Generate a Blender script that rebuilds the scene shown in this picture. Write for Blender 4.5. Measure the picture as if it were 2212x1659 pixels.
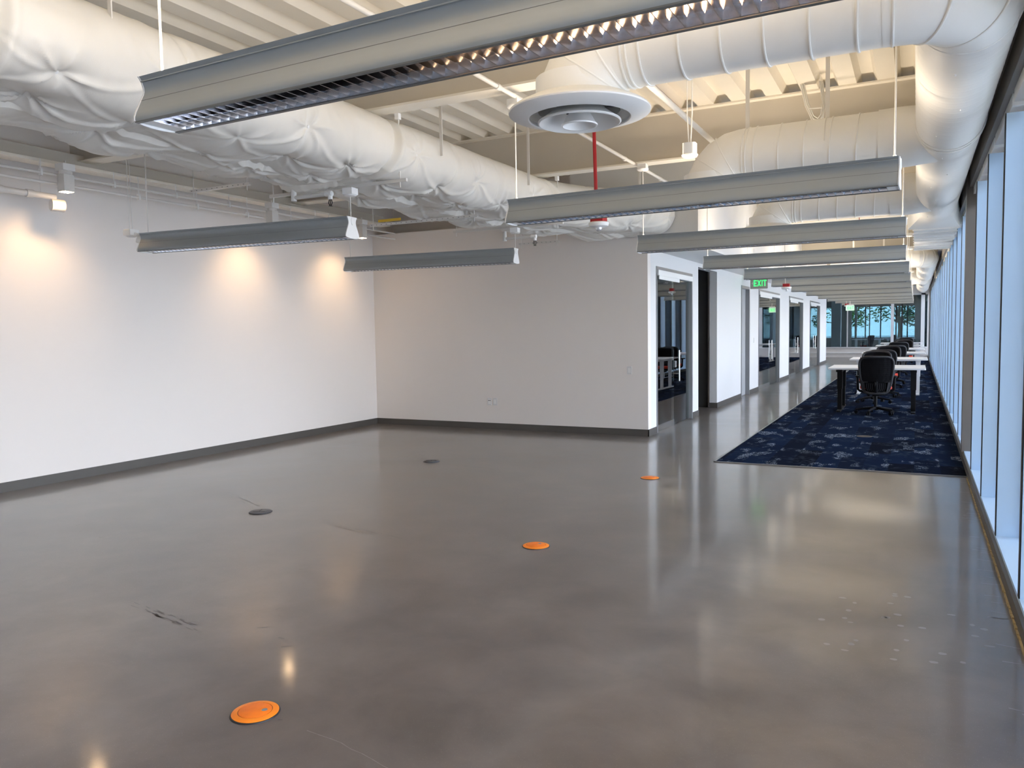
import bpy, bmesh, math, random
import numpy as np
from mathutils import Vector, Matrix, noise as mnoise
random.seed(7); rng = np.random.default_rng(7)
PI = math.pi
sc = bpy.context.scene
COL = sc.collection
for o in list(bpy.data.objects): bpy.data.objects.remove(o)

# ------------------------------------------------------------------ camera
FPX = 1699.2
YAW, PITCH, ROLL = math.radians(27.215), math.radians(-3.838), math.radians(-0.956)
EYE = 1.55
cam_d = bpy.data.cameras.new('camera'); cam = bpy.data.objects.new('camera', cam_d); COL.objects.link(cam)
fw = Vector((-math.sin(YAW)*math.cos(PITCH), math.cos(YAW)*math.cos(PITCH), math.sin(PITCH)))
rt = Vector((math.cos(YAW), math.sin(YAW), 0)); up = rt.cross(fw)
r2 = rt*math.cos(ROLL)+up*math.sin(ROLL); u2 = -rt*math.sin(ROLL)+up*math.cos(ROLL)
cam.matrix_world = Matrix(((r2.x,u2.x,-fw.x,0),(r2.y,u2.y,-fw.y,0),(r2.z,u2.z,-fw.z,EYE),(0,0,0,1)))
cam_d.sensor_fit = 'HORIZONTAL'; cam_d.sensor_width = 36; cam_d.lens = 36*FPX/2212
cam_d.clip_end = 400; cam_d.clip_start = 0.02
sc.camera = cam

# ------------------------------------------------------------------ sky, exposure
sc.view_settings.view_transform = 'Standard'; sc.view_settings.look = 'None'
sc.view_settings.gamma = 1; sc.view_settings.use_curve_mapping = False
sc.view_settings.exposure = 0.80
sc.cycles.diffuse_bounces = 7; sc.cycles.max_bounces = 12
world = bpy.data.worlds.new('sky'); sc.world = world; world.use_nodes = True
nt = world.node_tree; nt.nodes.clear()
wo = nt.nodes.new('ShaderNodeOutputWorld'); bg = nt.nodes.new('ShaderNodeBackground')
tc = nt.nodes.new('ShaderNodeTexCoord'); sp = nt.nodes.new('ShaderNodeSeparateXYZ')
rp = nt.nodes.new('ShaderNodeValToRGB')
rp.color_ramp.elements[0].position = 0.0; rp.color_ramp.elements[0].color = (0.86, 0.915, 1.0, 1)
rp.color_ramp.elements[1].position = 0.6; rp.color_ramp.elements[1].color = (0.54, 0.695, 1.0, 1)
nt.links.new(tc.outputs['Generated'], sp.inputs[0]); nt.links.new(sp.outputs['Z'], rp.inputs[0])
nt.links.new(rp.outputs[0], bg.inputs[0]); nt.links.new(bg.outputs[0], wo.inputs[0])
bg.inputs[1].default_value = 6.9
# the sun stands beyond the roof on the blind side, it only lights the street
sun_d = bpy.data.lights.new('sun', 'SUN'); sun_d.energy = 9.0; sun_d.angle = 0.009; sun_d.color = (1, 0.93, 0.82)
sun = bpy.data.objects.new('sun', sun_d); COL.objects.link(sun)
sun.rotation_euler = (math.radians(38), math.radians(-20), 0)

# ------------------------------------------------------------------ materials
M = {}
def mat(name, col, rough=0.5, metal=0.0, spec=0.5, emit=None, es=0.0, bump=None, var=None, coat=0.0):
    m = bpy.data.materials.new(name); m.use_nodes = True
    n = m.node_tree; b = n.nodes['Principled BSDF']
    b.inputs['Base Color'].default_value = (*col, 1); b.inputs['Roughness'].default_value = rough
    b.inputs['Metallic'].default_value = metal; b.inputs['Specular IOR Level'].default_value = spec
    b.inputs['Coat Weight'].default_value = coat
    if emit: b.inputs['Emission Color'].default_value = (*emit, 1); b.inputs['Emission Strength'].default_value = es
    if bump or var:
        t = n.nodes.new('ShaderNodeTexCoord')
    if var:      # (scale, amount)
        nz = n.nodes.new('ShaderNodeTexNoise'); nz.inputs['Scale'].default_value = var[0]; nz.inputs['Detail'].default_value = 4
        mp = n.nodes.new('ShaderNodeMapRange'); mp.inputs[3].default_value = 1-var[1]; mp.inputs[4].default_value = 1+var[1]
        mx = n.nodes.new('ShaderNodeVectorMath'); mx.operation = 'MULTIPLY'; mx.inputs[0].default_value = col
        n.links.new(t.outputs['Object'], nz.inputs['Vector']); n.links.new(nz.outputs[0], mp.inputs[0])
        n.links.new(mp.outputs[0], mx.inputs[1]); n.links.new(mx.outputs[0], b.inputs['Base Color'])
    if bump:     # (scale, strength)
        nb = n.nodes.new('ShaderNodeTexNoise'); nb.inputs['Scale'].default_value = bump[0]; nb.inputs['Detail'].default_value = 3
        bp = n.nodes.new('ShaderNodeBump'); bp.inputs['Strength'].default_value = bump[1]; bp.inputs['Distance'].default_value = 0.002
        n.links.new(t.outputs['Object'], nb.inputs['Vector']); n.links.new(nb.outputs[0], bp.inputs['Height'])
        n.links.new(bp.outputs[0], b.inputs['Normal'])
    M[name] = m; return m
mat('wall_paint', (0.82, 0.778, 0.735), 0.6, bump=(180, .12), spec=.25)
mat('corridor_paint', (0.73, 0.73, 0.72), 0.55, bump=(180, .1), spec=.25)
mat('charcoal_paint', (0.035, 0.034, 0.033), 0.6)
mat('ceiling_paint', (0.82, 0.775, 0.68), 0.55, var=(3, .05), bump=(60, .15))
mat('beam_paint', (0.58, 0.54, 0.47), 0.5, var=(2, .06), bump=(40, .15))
mat('wrap', (0.79, 0.765, 0.70), 0.55, var=(5, .03), bump=(240, .25), spec=.35)
mat('duct_paint', (0.83, 0.82, 0.78), 0.45, var=(6, .03), bump=(90, .2))
mat('pipe_paint', (0.72, 0.70, 0.66), 0.4)
mat('dull_white', (0.82, 0.82, 0.80), 0.45)
mat('bright_white', (0.86, 0.86, 0.84), 0.4)
mat('lamp_grey', (0.31, 0.335, 0.34), 0.42, metal=.1, spec=.5)
mat('lamp_edge', (0.17, 0.175, 0.17), 0.4, metal=.4)
mat('chrome', (0.86, 0.86, 0.88), 0.09, metal=1)
mat('louver_alu', (0.86, 0.86, 0.87), 0.17, metal=1)
mat('tube_off', (0.85, 0.85, 0.85), 0.3)
mat('tube_lit', (0.9, 0.8, 0.7), 0.3, emit=(1, 0.60, 0.32), es=14.0)
mat('lens_lit', (1, 0.9, 0.8), 0.3, emit=(1, 0.66, 0.36), es=60.0)
mat('baseboard', (0.085, 0.078, 0.070), 0.45)
mat('fin_skylit_blue', (0.56, 0.76, 0.98), 0.45)  # white fins and sill, blue skylight put into their base colour
mat('gasket', (0.02, 0.02, 0.022), 0.5)
mat('mullion_bronze', (0.21, 0.185, 0.16), 0.45, metal=.2)
mat('header_grey', (0.26, 0.245, 0.22), 0.5)
mat('door_metal', (0.33, 0.335, 0.34), 0.35, metal=.6)
mat('door_slab', (0.42, 0.43, 0.44), 0.45)
mat('steel', (0.75, 0.75, 0.75), 0.22, metal=1)
mat('dark_panel', (0.10, 0.105, 0.105), 0.5)
mat('desk_white', (0.82, 0.83, 0.84), 0.35)
mat('black_metal', (0.008, 0.008, 0.009), 0.5, spec=.2)
mat('white_metal', (0.78, 0.78, 0.79), 0.4)
mat('chair_black', (0.006, 0.006, 0.008), 0.6, spec=.15)
mat('chair_frame', (0.03, 0.03, 0.033), 0.5, spec=.3)
mat('seat_red', (0.50, 0.045, 0.02), 0.8, spec=.2)
mat('red_paint', (0.36, 0.012, 0.018), 0.4)
mat('orange_paint', (0.86, 0.19, 0.008), 0.5, var=(25, .16), bump=(60, .3))
mat('orange_rim', (0.9, 0.24, 0.01), 0.45, var=(30, .1), bump=(40, .3))
mat('groove', (0.10, 0.02, 0.005), 0.6)
mat('grey_plastic', (0.10, 0.10, 0.105), 0.5, var=(40, .12))
mat('grey_dark', (0.02, 0.02, 0.022), 0.5)
mat('plug_grey', (0.22, 0.24, 0.26), 0.5)
mat('plate_white', (0.70, 0.70, 0.69), 0.4)
mat('black', (0.008, 0.008, 0.008), 0.5)
mat('scuff', (0.075, 0.066, 0.06), 0.45)
mat('scuff_pale', (0.215, 0.205, 0.195), 0.35)
mat('yellow_band', (0.75, 0.50, 0.05), 0.5)
mat('cable_white', (0.75, 0.74, 0.70), 0.5)
mat('exit_green', (0.02, 0.5, 0.08), 0.4, emit=(0.03, 1.0, 0.14), es=1.3)
mat('exit_panel', (0.34, 0.33, 0.29), 0.3)
mat('exit_panel_lit', (0.7, 0.85, 0.72), 0.3, emit=(0.55, 1.0, 0.62), es=0.35)
mat('trunk_bark', (0.09, 0.065, 0.045), 0.9, var=(8, .3))
mat('pavement', (0.42, 0.41, 0.39), 0.8, var=(.6, .12))
mat('metal_trim', (0.30, 0.30, 0.29), 0.35, metal=.7)
mat('sealant', (0.42, 0.33, 0.17), 0.6)
mat('clear_dome', (0.85, 0.87, 0.88), 0.06, metal=.6)

def leaf_mat(name, a, b):
    m = mat(name, a, 0.6); n = m.node_tree; bs = n.nodes['Principled BSDF']
    g = n.nodes.new('ShaderNodeNewGeometry'); r = n.nodes.new('ShaderNodeValToRGB')
    r.color_ramp.elements[0].color = (*a, 1); r.color_ramp.elements[1].color = (*b, 1)
    n.links.new(g.outputs['Random Per Island'], r.inputs[0]); n.links.new(r.outputs[0], bs.inputs['Base Color'])
leaf_mat('leaf', (0.07, 0.15, 0.03), (0.26, 0.40, 0.09))
leaf_mat('leaf_dark', (0.035, 0.085, 0.035), (0.11, 0.20, 0.07))

def glass_mat(name, tint, gl=1.0):
    m = bpy.data.materials.new(name); m.use_nodes = True; n = m.node_tree; n.nodes.clear()
    o = n.nodes.new('ShaderNodeOutputMaterial'); t = n.nodes.new('ShaderNodeBsdfTransparent'); g = n.nodes.new('ShaderNodeBsdfGlossy')
    f = n.nodes.new('ShaderNodeFresnel'); x = n.nodes.new('ShaderNodeMixShader'); k = n.nodes.new('ShaderNodeMath'); k.operation = 'MULTIPLY'
    t.inputs[0].default_value = (*tint, 1); g.inputs['Roughness'].default_value = 0.0; f.inputs[0].default_value = 1.5
    k.inputs[1].default_value = gl; k.use_clamp = True
    n.links.new(f.outputs[0], k.inputs[0]); n.links.new(k.outputs[0], x.inputs[0])
    n.links.new(t.outputs[0], x.inputs[1]); n.links.new(g.outputs[0], x.inputs[2]); n.links.new(x.outputs[0], o.inputs[0])
    M[name] = m
glass_mat('glass', (0.88, 0.95, 0.94), 1.7)
glass_mat('window_glass', (0.96, 0.96, 0.97), 1.0)
glass_mat('far_glass', (0.46, 0.56, 0.60), 1.2)
glass_mat('end_glass', (0.42, 0.50, 0.52), 1.0)

def floor_material():
    m = bpy.data.materials.new('polished_concrete'); m.use_nodes = True; n = m.node_tree; b = n.nodes['Principled BSDF']
    L = n.links.new; N = n.nodes.new
    t = N('ShaderNodeTexCoord')
    def noise(scale, det, rough=.5, dist=0.0):
        z = N('ShaderNodeTexNoise'); z.inputs['Scale'].default_value = scale; z.inputs['Detail'].default_value = det
        z.inputs['Roughness'].default_value = rough; z.inputs['Distortion'].default_value = dist
        L(t.outputs['Object'], z.inputs['Vector']); return z
    def ramp(src, p0, c0, p1, c1):
        r = N('ShaderNodeValToRGB'); e = r.color_ramp.elements
        e[0].position = p0; e[0].color = (*c0, 1); e[1].position = p1; e[1].color = (*c1, 1); L(src, r.inputs[0]); return r
    def mix(fac, a, bb, mode='MIX'):
        x = N('ShaderNodeMix'); x.data_type = 'RGBA'; x.blend_type = mode
        if isinstance(fac, float): x.inputs[0].default_value = fac
        else: L(fac, x.inputs[0])
        for s, v in ((6, a), (7, bb)):
            if isinstance(v, tuple): x.inputs[s].default_value = (*v, 1)
            else: L(v, x.inputs[s])
        return x.outputs[2]
    big = noise(.35, 4, .55, .6); mid = noise(2.2, 5, .6, .3); fine = noise(70, 3, .7)
    c = ramp(big.outputs[0], .35, (0.130, 0.110, 0.097), .68, (0.180, 0.157, 0.141)).outputs[0]
    c = mix(0.75, c, ramp(mid.outputs[0], .3, (.58, .57, .56), .7, (1.22, 1.21, 1.2)).outputs[0], 'MULTIPLY')
    # exposed sand: light and dark grains, stronger where the grind went deeper
    v = N('ShaderNodeTexVoronoi'); v.inputs['Scale'].default_value = 160; L(t.outputs['Object'], v.inputs['Vector'])
    gr = ramp(v.outputs['Distance'], .10, (1, 1, 1), .26, (0, 0, 0))
    vc = N('ShaderNodeSeparateColor'); L(v.outputs['Color'], vc.inputs[0])
    grind = noise(.5, 2); gk = ramp(grind.outputs[0], .42, (0, 0, 0), .60, (1, 1, 1))
    pick = ramp(vc.outputs[0], .70, (0, 0, 0), .74, (1, 1, 1)); pickd = ramp(vc.outputs[0], .16, (1, 1, 1), .20, (0, 0, 0))
    def mul(a, bb):
        x = N('ShaderNodeMath'); x.operation = 'MULTIPLY'; L(a, x.inputs[0])
        if isinstance(bb, float): x.inputs[1].default_value = bb
        else: L(bb, x.inputs[1])
        return x.outputs[0]
    kk = N('ShaderNodeMapRange'); kk.inputs[3].default_value = .35; kk.inputs[4].default_value = 1.0; L(gk.outputs[0], kk.inputs[0])
    c = mix(mul(mul(mul(gr.outputs[0], pick.outputs[0]), kk.outputs[0]), .45), c, (.40, .39, .38))
    c = mix(mul(mul(mul(gr.outputs[0], pickd.outputs[0]), kk.outputs[0]), .5), c, (.06, .056, .053))
    # blotchy stains
    st = noise(1.4, 3, .5, .2); c = mix(mul(ramp(st.outputs[0], .52, (0, 0, 0), .80, (1, 1, 1)).outputs[0], .30), c, (.115, .100, .088))
    L(c, b.inputs['Base Color'])
    rr = ramp(mid.outputs[0], .3, (.29, .29, .29), .75, (.38, .38, .38)); L(rr.outputs[0], b.inputs['Roughness'])
    # sealer: a thin glossy film over the hazier concrete
    b.inputs['Coat Weight'].default_value = .6; b.inputs['Coat Roughness'].default_value = .10; b.inputs['Coat IOR'].default_value = 1.5
    b.inputs['Specular IOR Level'].default_value = 0.28
    M['floor'] = m
floor_material()

def carpet_material():
    m = bpy.data.materials.new('carpet_tiles'); m.use_nodes = True; n = m.node_tree; b = n.nodes['Principled BSDF']
    L = n.links.new; N = n.nodes.new
    t = N('ShaderNodeTexCoord'); s = N('ShaderNodeSeparateXYZ'); L(t.outputs['Object'], s.inputs[0])
    def math_(op, a, v):
        x = N('ShaderNodeMath'); x.operation = op
        for i, q in enumerate((a, v)):
            if q is None: continue
            if isinstance(q, (int, float)): x.inputs[i].default_value = q
            else: L(q, x.inputs[i])
        return x.outputs[0]
    # tile cells 0.25 x 1.0 m
    cx = math_('FLOOR', math_('DIVIDE', s.outputs[0], .25), None)
    oy = math_('MULTIPLY', math_('MODULO', math_('ABSOLUTE', cx, None), 3), .33)
    cy = math_('FLOOR', math_('ADD', s.outputs[1], oy), None)
    cb = N('ShaderNodeCombineXYZ'); L(cx, cb.inputs[0]); L(cy, cb.inputs[1])
    wn = N('ShaderNodeTexWhiteNoise'); wn.noise_dimensions = '2D'; L(cb.outputs[0], wn.inputs['Vector'])
    base = N('ShaderNodeValToRGB'); e = base.color_ramp.elements
    e[0].color = (.010, .012, .019, 1); e[1].color = (.012, .021, .046, 1); L(wn.outputs[0], base.inputs[0])
    # worn pale patches: blotches broken up by fine horizontal and vertical dashes
    def noise(sx, sy, det):
        mp = N('ShaderNodeMapping'); mp.inputs['Scale'].default_value = (sx, sy, 1); L(t.outputs['Object'], mp.inputs[0])
        z = N('ShaderNodeTexNoise'); z.inputs['Scale'].default_value = 1; z.inputs['Detail'].default_value = det; L(mp.outputs[0], z.inputs['Vector']); return z.outputs[0]
    def step(v, a, bb):
        r = N('ShaderNodeMapRange'); r.inputs[1].default_value = a; r.inputs[2].default_value = bb; L(v, r.inputs[0]); return r.outputs[0]
    cb2 = N('ShaderNodeCombineXYZ'); L(math_('FLOOR', math_('DIVIDE', s.outputs[0], .125), None), cb2.inputs[0]); L(math_('FLOOR', math_('DIVIDE', s.outputs[1], .30), None), cb2.inputs[1])
    wn2 = N('ShaderNodeTexWhiteNoise'); wn2.noise_dimensions = '2D'; L(cb2.outputs[0], wn2.inputs['Vector'])
    blot = step(math_('ADD', noise(4.6, 1.9, 2), math_('MULTIPLY', math_('SUBTRACT', wn2.outputs[0], .5), .20)), .585, .65); hd = step(noise(14, 60, 3), .46, .53); vd = step(noise(75, 14, 3), .44, .51)
    k = math_('MULTIPLY', blot, math_('MULTIPLY', hd, vd)); k = math_('MULTIPLY', k, math_('ADD', math_('MULTIPLY', wn.outputs[0], .7), .35))
    thin = math_('MULTIPLY', math_('MULTIPLY', step(noise(3, 2, 2), .50, .62), step(noise(9, 50, 2), .58, .64)), .22)
    k = math_('MAXIMUM', k, thin)
    x = N('ShaderNodeMix'); x.data_type = 'RGBA'; L(k, x.inputs[0]); L(base.outputs[0], x.inputs[6]); x.inputs[7].default_value = (.26, .31, .38, 1)
    L(x.outputs[2], b.inputs['Base Color']); b.inputs['Roughness'].default_value = 1; b.inputs['Specular IOR Level'].default_value = 0
    bp = N('ShaderNodeBump'); bp.inputs['Strength'].default_value = .4; bp.inputs['Distance'].default_value = .003
    L(noise(400, 400, 2), bp.inputs['Height']); L(bp.outputs[0], b.inputs['Normal'])
    M['carpet'] = m
carpet_material()

# ------------------------------------------------------------------ mesh helpers
class MB:
    """collects shapes in world (minus off) coordinates, becomes ONE mesh object"""
    def __init__(s, off=(0, 0, 0)): s.v = []; s.f = []; s.o = Vector(off)
    def add(s, vs, fs):
        n = len(s.v); s.v += [tuple(Vector(p)-s.o) for p in vs]; s.f += [tuple(i+n for i in f) for f in fs]; return s
    def box(s, x0, x1, y0, y1, z0, z1):
        return s.add([(x0,y0,z0),(x1,y0,z0),(x1,y1,z0),(x0,y1,z0),(x0,y0,z1),(x1,y0,z1),(x1,y1,z1),(x0,y1,z1)],
                     [(0,3,2,1),(4,5,6,7),(0,1,5,4),(1,2,6,5),(2,3,7,6),(3,0,4,7)])
    def tube(s, pts, r, seg=12, cap=True, closed=False):
        pts = [Vector(p) for p in pts]; n = len(pts)
        rs = r if isinstance(r, (list, tuple)) else [r]*n
        tan = []
        for i in range(n):
            a = pts[i-1] if (i > 0 or closed) else pts[i]; b = pts[(i+1) % n] if (i < n-1 or closed) else pts[i]
            tan.append((b-a).normalized())
        ref = Vector((0, 0, 1)) if abs(tan[0].z) < .9 else Vector((1, 0, 0))
        u = tan[0].cross(ref).normalized(); vs = []
        for i in range(n):
            u = (u - tan[i]*u.dot(tan[i])).normalized(); w = tan[i].cross(u)
            for k in range(seg):
                a = 2*PI*k/seg; vs.append(pts[i]+(u*math.cos(a)+w*math.sin(a))*rs[i])
        fs = []
        for i in range(n if closed else n-1):
            j = (i+1) % n
            for k in range(seg): fs.append((i*seg+k, i*seg+(k+1) % seg, j*seg+(k+1) % seg, j*seg+k))
        if cap and not closed:
            fs.append(tuple(range(seg-1, -1, -1))); fs.append(tuple((n-1)*seg+k for k in range(seg)))
        return s.add(vs, fs)
    def lathe(s, c, prof, seg=32, axis='Z', close=False):
        vs = []; fs = []; c = Vector(c)
        for (r, h) in prof:
            for k in range(seg):
                a = 2*PI*k/seg; x, y = r*math.cos(a), r*math.sin(a)
                vs.append(c+Vector({'Z': (x, y, h), 'Y': (x, h, y), 'X': (h, x, y)}[axis]))
        n = len(prof)
        for i in range(n-1+(1 if close else 0)):
            j = (i+1) % n
            for k in range(seg): fs.append((i*seg+k, i*seg+(k+1) % seg, j*seg+(k+1) % seg, j*seg+k))
        return s.add(vs, fs)
    def prism(s, poly, axis, a, b):
        """poly: 2-D points; axis X: (y,z), Y: (x,z), Z: (x,y)"""
        f = {'X': lambda p, h: (h, p[0], p[1]), 'Y': lambda p, h: (p[0], h, p[1]), 'Z': lambda p, h: (p[0], p[1], h)}[axis]
        n = len(poly); vs = [f(p, a) for p in poly]+[f(p, b) for p in poly]
        fs = [tuple(range(n))[::-1], tuple(range(n, 2*n))]+[(i, (i+1) % n, n+(i+1) % n, n+i) for i in range(n)]
        return s.add(vs, fs)
    def build(s, name, m, parent=None, smooth=None, bevel=0, loc=None):
        me = bpy.data.meshes.new(name); me.from_pydata(s.v, [], s.f)
        bm = bmesh.new(); bm.from_mesh(me); bmesh.ops.recalc_face_normals(bm, faces=bm.faces); bm.to_mesh(me); bm.free()
        me.materials.append(M[m] if isinstance(m, str) else m)
        o = bpy.data.objects.new(name, me); COL.objects.link(o)
        if loc: o.location = loc
        if parent: o.parent = parent
        if smooth is not None:
            me.polygons.foreach_set('use_smooth', [True]*len(me.polygons)); me.set_sharp_from_angle(angle=math.radians(smooth))
        if bevel:
            b = o.modifiers.new('bevel', 'BEVEL'); b.width = bevel; b.segments = 2; b.limit_method = 'ANGLE'
        return o
def tag(o, label=None, cat=None, group=None, kind=None):
    if label: o['label'] = label
    if cat: o['category'] = cat
    if group: o['group'] = group
    if kind: o['kind'] = kind
    return o
def thing(name, label, cat, loc=(0, 0, 0), rz=0, group=None):
    o = bpy.data.objects.new(name, None); COL.objects.link(o); o.location = loc; o.rotation_euler = (0, 0, rz)
    o.empty_display_size = .1
    return tag(o, label, cat, group)
def copy_tree(o, parent=None, label=None, loc=None, rz=None):
    c = o.copy(); COL.objects.link(c)
    if parent is not None: c.parent = parent
    if label: c['label'] = label
    if loc is not None: c.location = loc
    if rz is not None: c.rotation_euler = (0, 0, rz)
    for ch in list(o.children): copy_tree(ch, c)
    return c
def struct(o, label=None):
    o['kind'] = 'structure'
    if label: o['label'] = label
    return o
def one(name, m, mb, label, cat, group=None, **k):
    return tag(mb.build(name, m, **k), label, cat, group)
def rrect(cx, cy, w, h, r, n=4):
    p = []
    for qx, qy, a0 in ((1, 1, 0), (-1, 1, 90), (-1, -1, 180), (1, -1, 270)):
        for i in range(n+1):
            a = math.radians(a0+90*i/n); p.append((cx+qx*(w/2-r)+r*math.cos(a), cy+qy*(h/2-r)+r*math.sin(a)))
    return p

# ------------------------------------------------------------------ the room: constants from the photograph
XL, XR = -8.24, 0.50           # left wall, kerb of the window wall
YB = 10.93                     # back wall of the front room
XC = -3.42                     # corridor side of the offices
Y0, YE = -6.0, 42.0            # rear wall, glazed far end
ZB, ZD = 3.42, 3.96            # underside of beams, underside of deck
ZS = 2.69                      # underside of the bulkhead over the corridor
XBK = -2.70                    # bulkhead face
YC = 36.0                      # end of the office wall
FINX = 0.66

struct(MB().box(-11, 6.0-5.3, Y0, 56.5, -.25, 0).build('floor', 'floor'), 'polished grey brown concrete floor')
# --- scuffs and scratches lying on the floor (one flat part of the floor)
floor = bpy.data.objects['floor']
def dash(mb, x, y, l, w, a):
    c, s = math.cos(a), math.sin(a); z = .0006
    mb.add([(x-c*l/2+s*w/2, y-s*l/2-c*w/2, z), (x+c*l/2+s*w/2*.5, y+s*l/2-c*w/2*.5, z), (x+c*l/2-s*w/2*.5, y+s*l/2+c*w/2*.5, z), (x-c*l/2-s*w/2, y-s*l/2+c*w/2, z)], [(0, 1, 2, 3)])
sm = MB(); R = random.Random(3)
def track(x0, y0, x1, y1, n, w=.012, spread=.035):
    a = math.atan2(y1-y0, x1-x0)
    for i in range(n):
        t = R.random(); q = R.choice((-1, 1))*spread*R.uniform(.3, 1)
        dash(sm, x0+(x1-x0)*t-math.sin(a)*q, y0+(y1-y0)*t+math.cos(a)*q, R.uniform(.02, .09), w*R.uniform(.4, 1), a+R.uniform(-.12, .12))
track(-6.05, 5.55, -5.30, 5.20, 34, .009); track(-4.15, 4.93, -3.45, 4.80, 26, .009); track(-4.05, 2.98, -3.36, 2.86, 30, .010, .03)
track(-5.85, 8.10, -5.30, 8.05, 18); track(-4.85, 7.80, -4.20, 7.74, 20)
for i in range(26): dash(sm, R.uniform(-7.5, -2), R.uniform(2.4, 8.5), R.uniform(.015, .06), R.uniform(.004, .012), R.uniform(0, 3.1))
for x, y, l, a in ((-3.07, 3.02, .055, .6), (-2.87, 2.95, .04, 0), (-2.77, 2.88, .05, .7), (-5.62, 3.90, .05, .3), (-2.26, 2.30, .02, .3), (-3.6, 3.9, .03, .2)): dash(sm, x, y, l, .012, a)
o = sm.build('scuff_marks', 'scuff', floor); o['kind'] = 'stuff'
sp_ = MB()
def blob(mb, x, y, a, b):
    mb.add([(x+a*math.cos(q)*R.uniform(.8, 1.1), y+b*math.sin(q)*R.uniform(.8, 1.1), .0006) for q in [2*PI*k/9 for k in range(9)]], [tuple(range(9))])
for i in range(30):
    x, y = R.uniform(-.45, .35), R.uniform(3.9, 5.0); blob(sp_, x, y, R.uniform(.012, .026), R.uniform(.010, .02))
for i in range(30): y = R.uniform(3.0, 8.8); dash(sp_, .44-R.uniform(0, .04), y, R.uniform(.05, .14), .008, R.uniform(-.25, .1))
p = (-2.1, 2.28)
for i in range(14):
    q = (p[0]+.06, p[1]-R.uniform(-.004, .02)); dash(sp_, (p[0]+q[0])/2, (p[1]+q[1])/2, .066, .003, math.atan2(q[1]-p[1], .06)); p = q
o = sp_.build('pale_marks', 'scuff_pale', floor); o['kind'] = 'stuff'

# --- carpet
struct(MB().box(-2.045, .478, 9.10, 41.8, 0.0, .008).build('floor_carpet', 'carpet'), 'dark navy carpet with pale broken patches')
struct(MB().box(-2.065, -2.045, 9.08, 41.8, 0, .010).build('trim_1', 'metal_trim'), 'thin metal strip along the carpet')
struct(MB().box(-2.065, .478, 9.08, 9.10, 0, .010).build('trim_2', 'metal_trim'), 'thin metal strip across the end of the carpet')

# --- ceiling deck: corrugated sheet, ribs along Y
mb = MB(); pitch = .354; h = .085; x = -11.0; prof = []
while x < .75:
    prof += [(x, ZD), (x+.165, ZD), (x+.205, ZD+h), (x+.314, ZD+h)]; x += pitch
vs = [(a, Y0, b) for a, b in prof]+[(a, 56.5, b) for a, b in prof]; n = len(prof)
mb.add(vs, [(i, i+1, n+i+1, n+i) for i in range(n-1)])
mb.box(-11.1, .95, Y0-.1, 56.6, ZD+h+.01, ZD+h+.15)
struct(mb.build('ceiling', 'ceiling_paint'), 'cream painted corrugated metal roof deck')

# --- walls
struct(MB().box(XL-.15, XL, Y0, 16, 0, ZD+h).build('wall_left', 'wall_paint'), 'tall white wall lit by warm spots')
struct(MB().box(XL, XC, YB, YB+.14, 0, 3.21).build('wall_back', 'wall_paint'), 'plain white partition facing the room')
struct(MB().box(XL, -4.6, 11.55, 11.65, ZS+.06, ZD+h).build('wall_inner', 'wall_paint'), 'wall seen above the white partition')
# corridor wall pieces: (y0, y1, z0, z1)
DH = 2.47
ops = [(11.33, 13.42), (13.86, 15.32), (17.66, 18.62), (19.80, 23.10), (24.95, 28.20), (30.15, 33.45)]
mb = MB(); y = YB+.14
for i, (a, b) in enumerate(ops):
    mb.box(XC-.14, XC, y, a, 0, ZS)
    if i != 1: mb.box(XC-.14, XC, a, b, DH, ZS)
    else: mb.box(XC-.14, XC, a, b, 2.62, ZS)
    y = b
mb.box(XC-.14, XC, y, YC, 0, ZS)
struct(mb.build('wall_corridor', 'corridor_paint'), 'white office front wall along the corridor')
struct(MB().box(-4.6, XBK, YB+.14, YC, ZS, ZD+h).box(XC, XBK, YB, YB+.14, ZS, ZD+h).box(-4.6, XC, YB, YB+.14, 3.21, ZD+h).build('wall_bulkhead', 'corridor_paint'), 'white bulkhead above the office fronts')
struct(MB().box(-11, XC-.14, YC-.14, YC, 0, ZS).build('wall_office_end', 'corridor_paint'))
# offices behind the glass: partitions, rear wall, lid
mb = MB()
for yy in (13.72, 15.45, 19.30, 24.0, 29.1): mb.box(-7.9, XC-.14, yy, yy+.12, 0, ZS)
mb.box(-8.0, -7.9, YB+.14, YC, 0, ZS); mb.box(-8.0, -4.6, YB+.14, YC, ZS, ZS+.05)
struct(mb.build('wall_offices', 'wall_paint'), 'partitions between the offices')
struct(MB().box(-7.9, -3.62, 15.40, 15.445, 0, ZS).build('wall_alcove', 'charcoal_paint'), 'charcoal wall inside the side passage')
struct(MB().box(-7.9, -3.57, 13.845, 13.86, 0, ZS).build('wall_alcove_near', 'charcoal_paint'))
# far end room
struct(MB().box(-11, -10.85, YC, 56.5, 0, ZD).build('wall_far_left', 'wall_paint'))
struct(MB().box(XL, .95, Y0-.15, Y0, 0, ZD+h).build('wall_rear', 'wall_paint'), 'plain white wall behind the viewer')

# --- baseboards
bb = MB().box(XL, XL+.012, Y0, YB, 0, .10); struct(bb.build('baseboard_left', 'baseboard'), 'dark rubber base along the left wall')
struct(MB().box(XL, XC+.012, YB-.012, YB, 0, .10).build('baseboard_back', 'baseboard'), 'dark rubber base along the partition')
mb = MB(); y = YB-.012
for (a, b) in ops: mb.box(XC, XC+.012, y, a, 0, .10); y = b
mb.box(XC, XC+.012, y, YC, 0, .10); mb.box(-3.56, XC+.012, 15.308, 15.32, 0, .10)
struct(mb.build('baseboard_corridor', 'baseboard'), 'dark rubber base along the office fronts')

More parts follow.
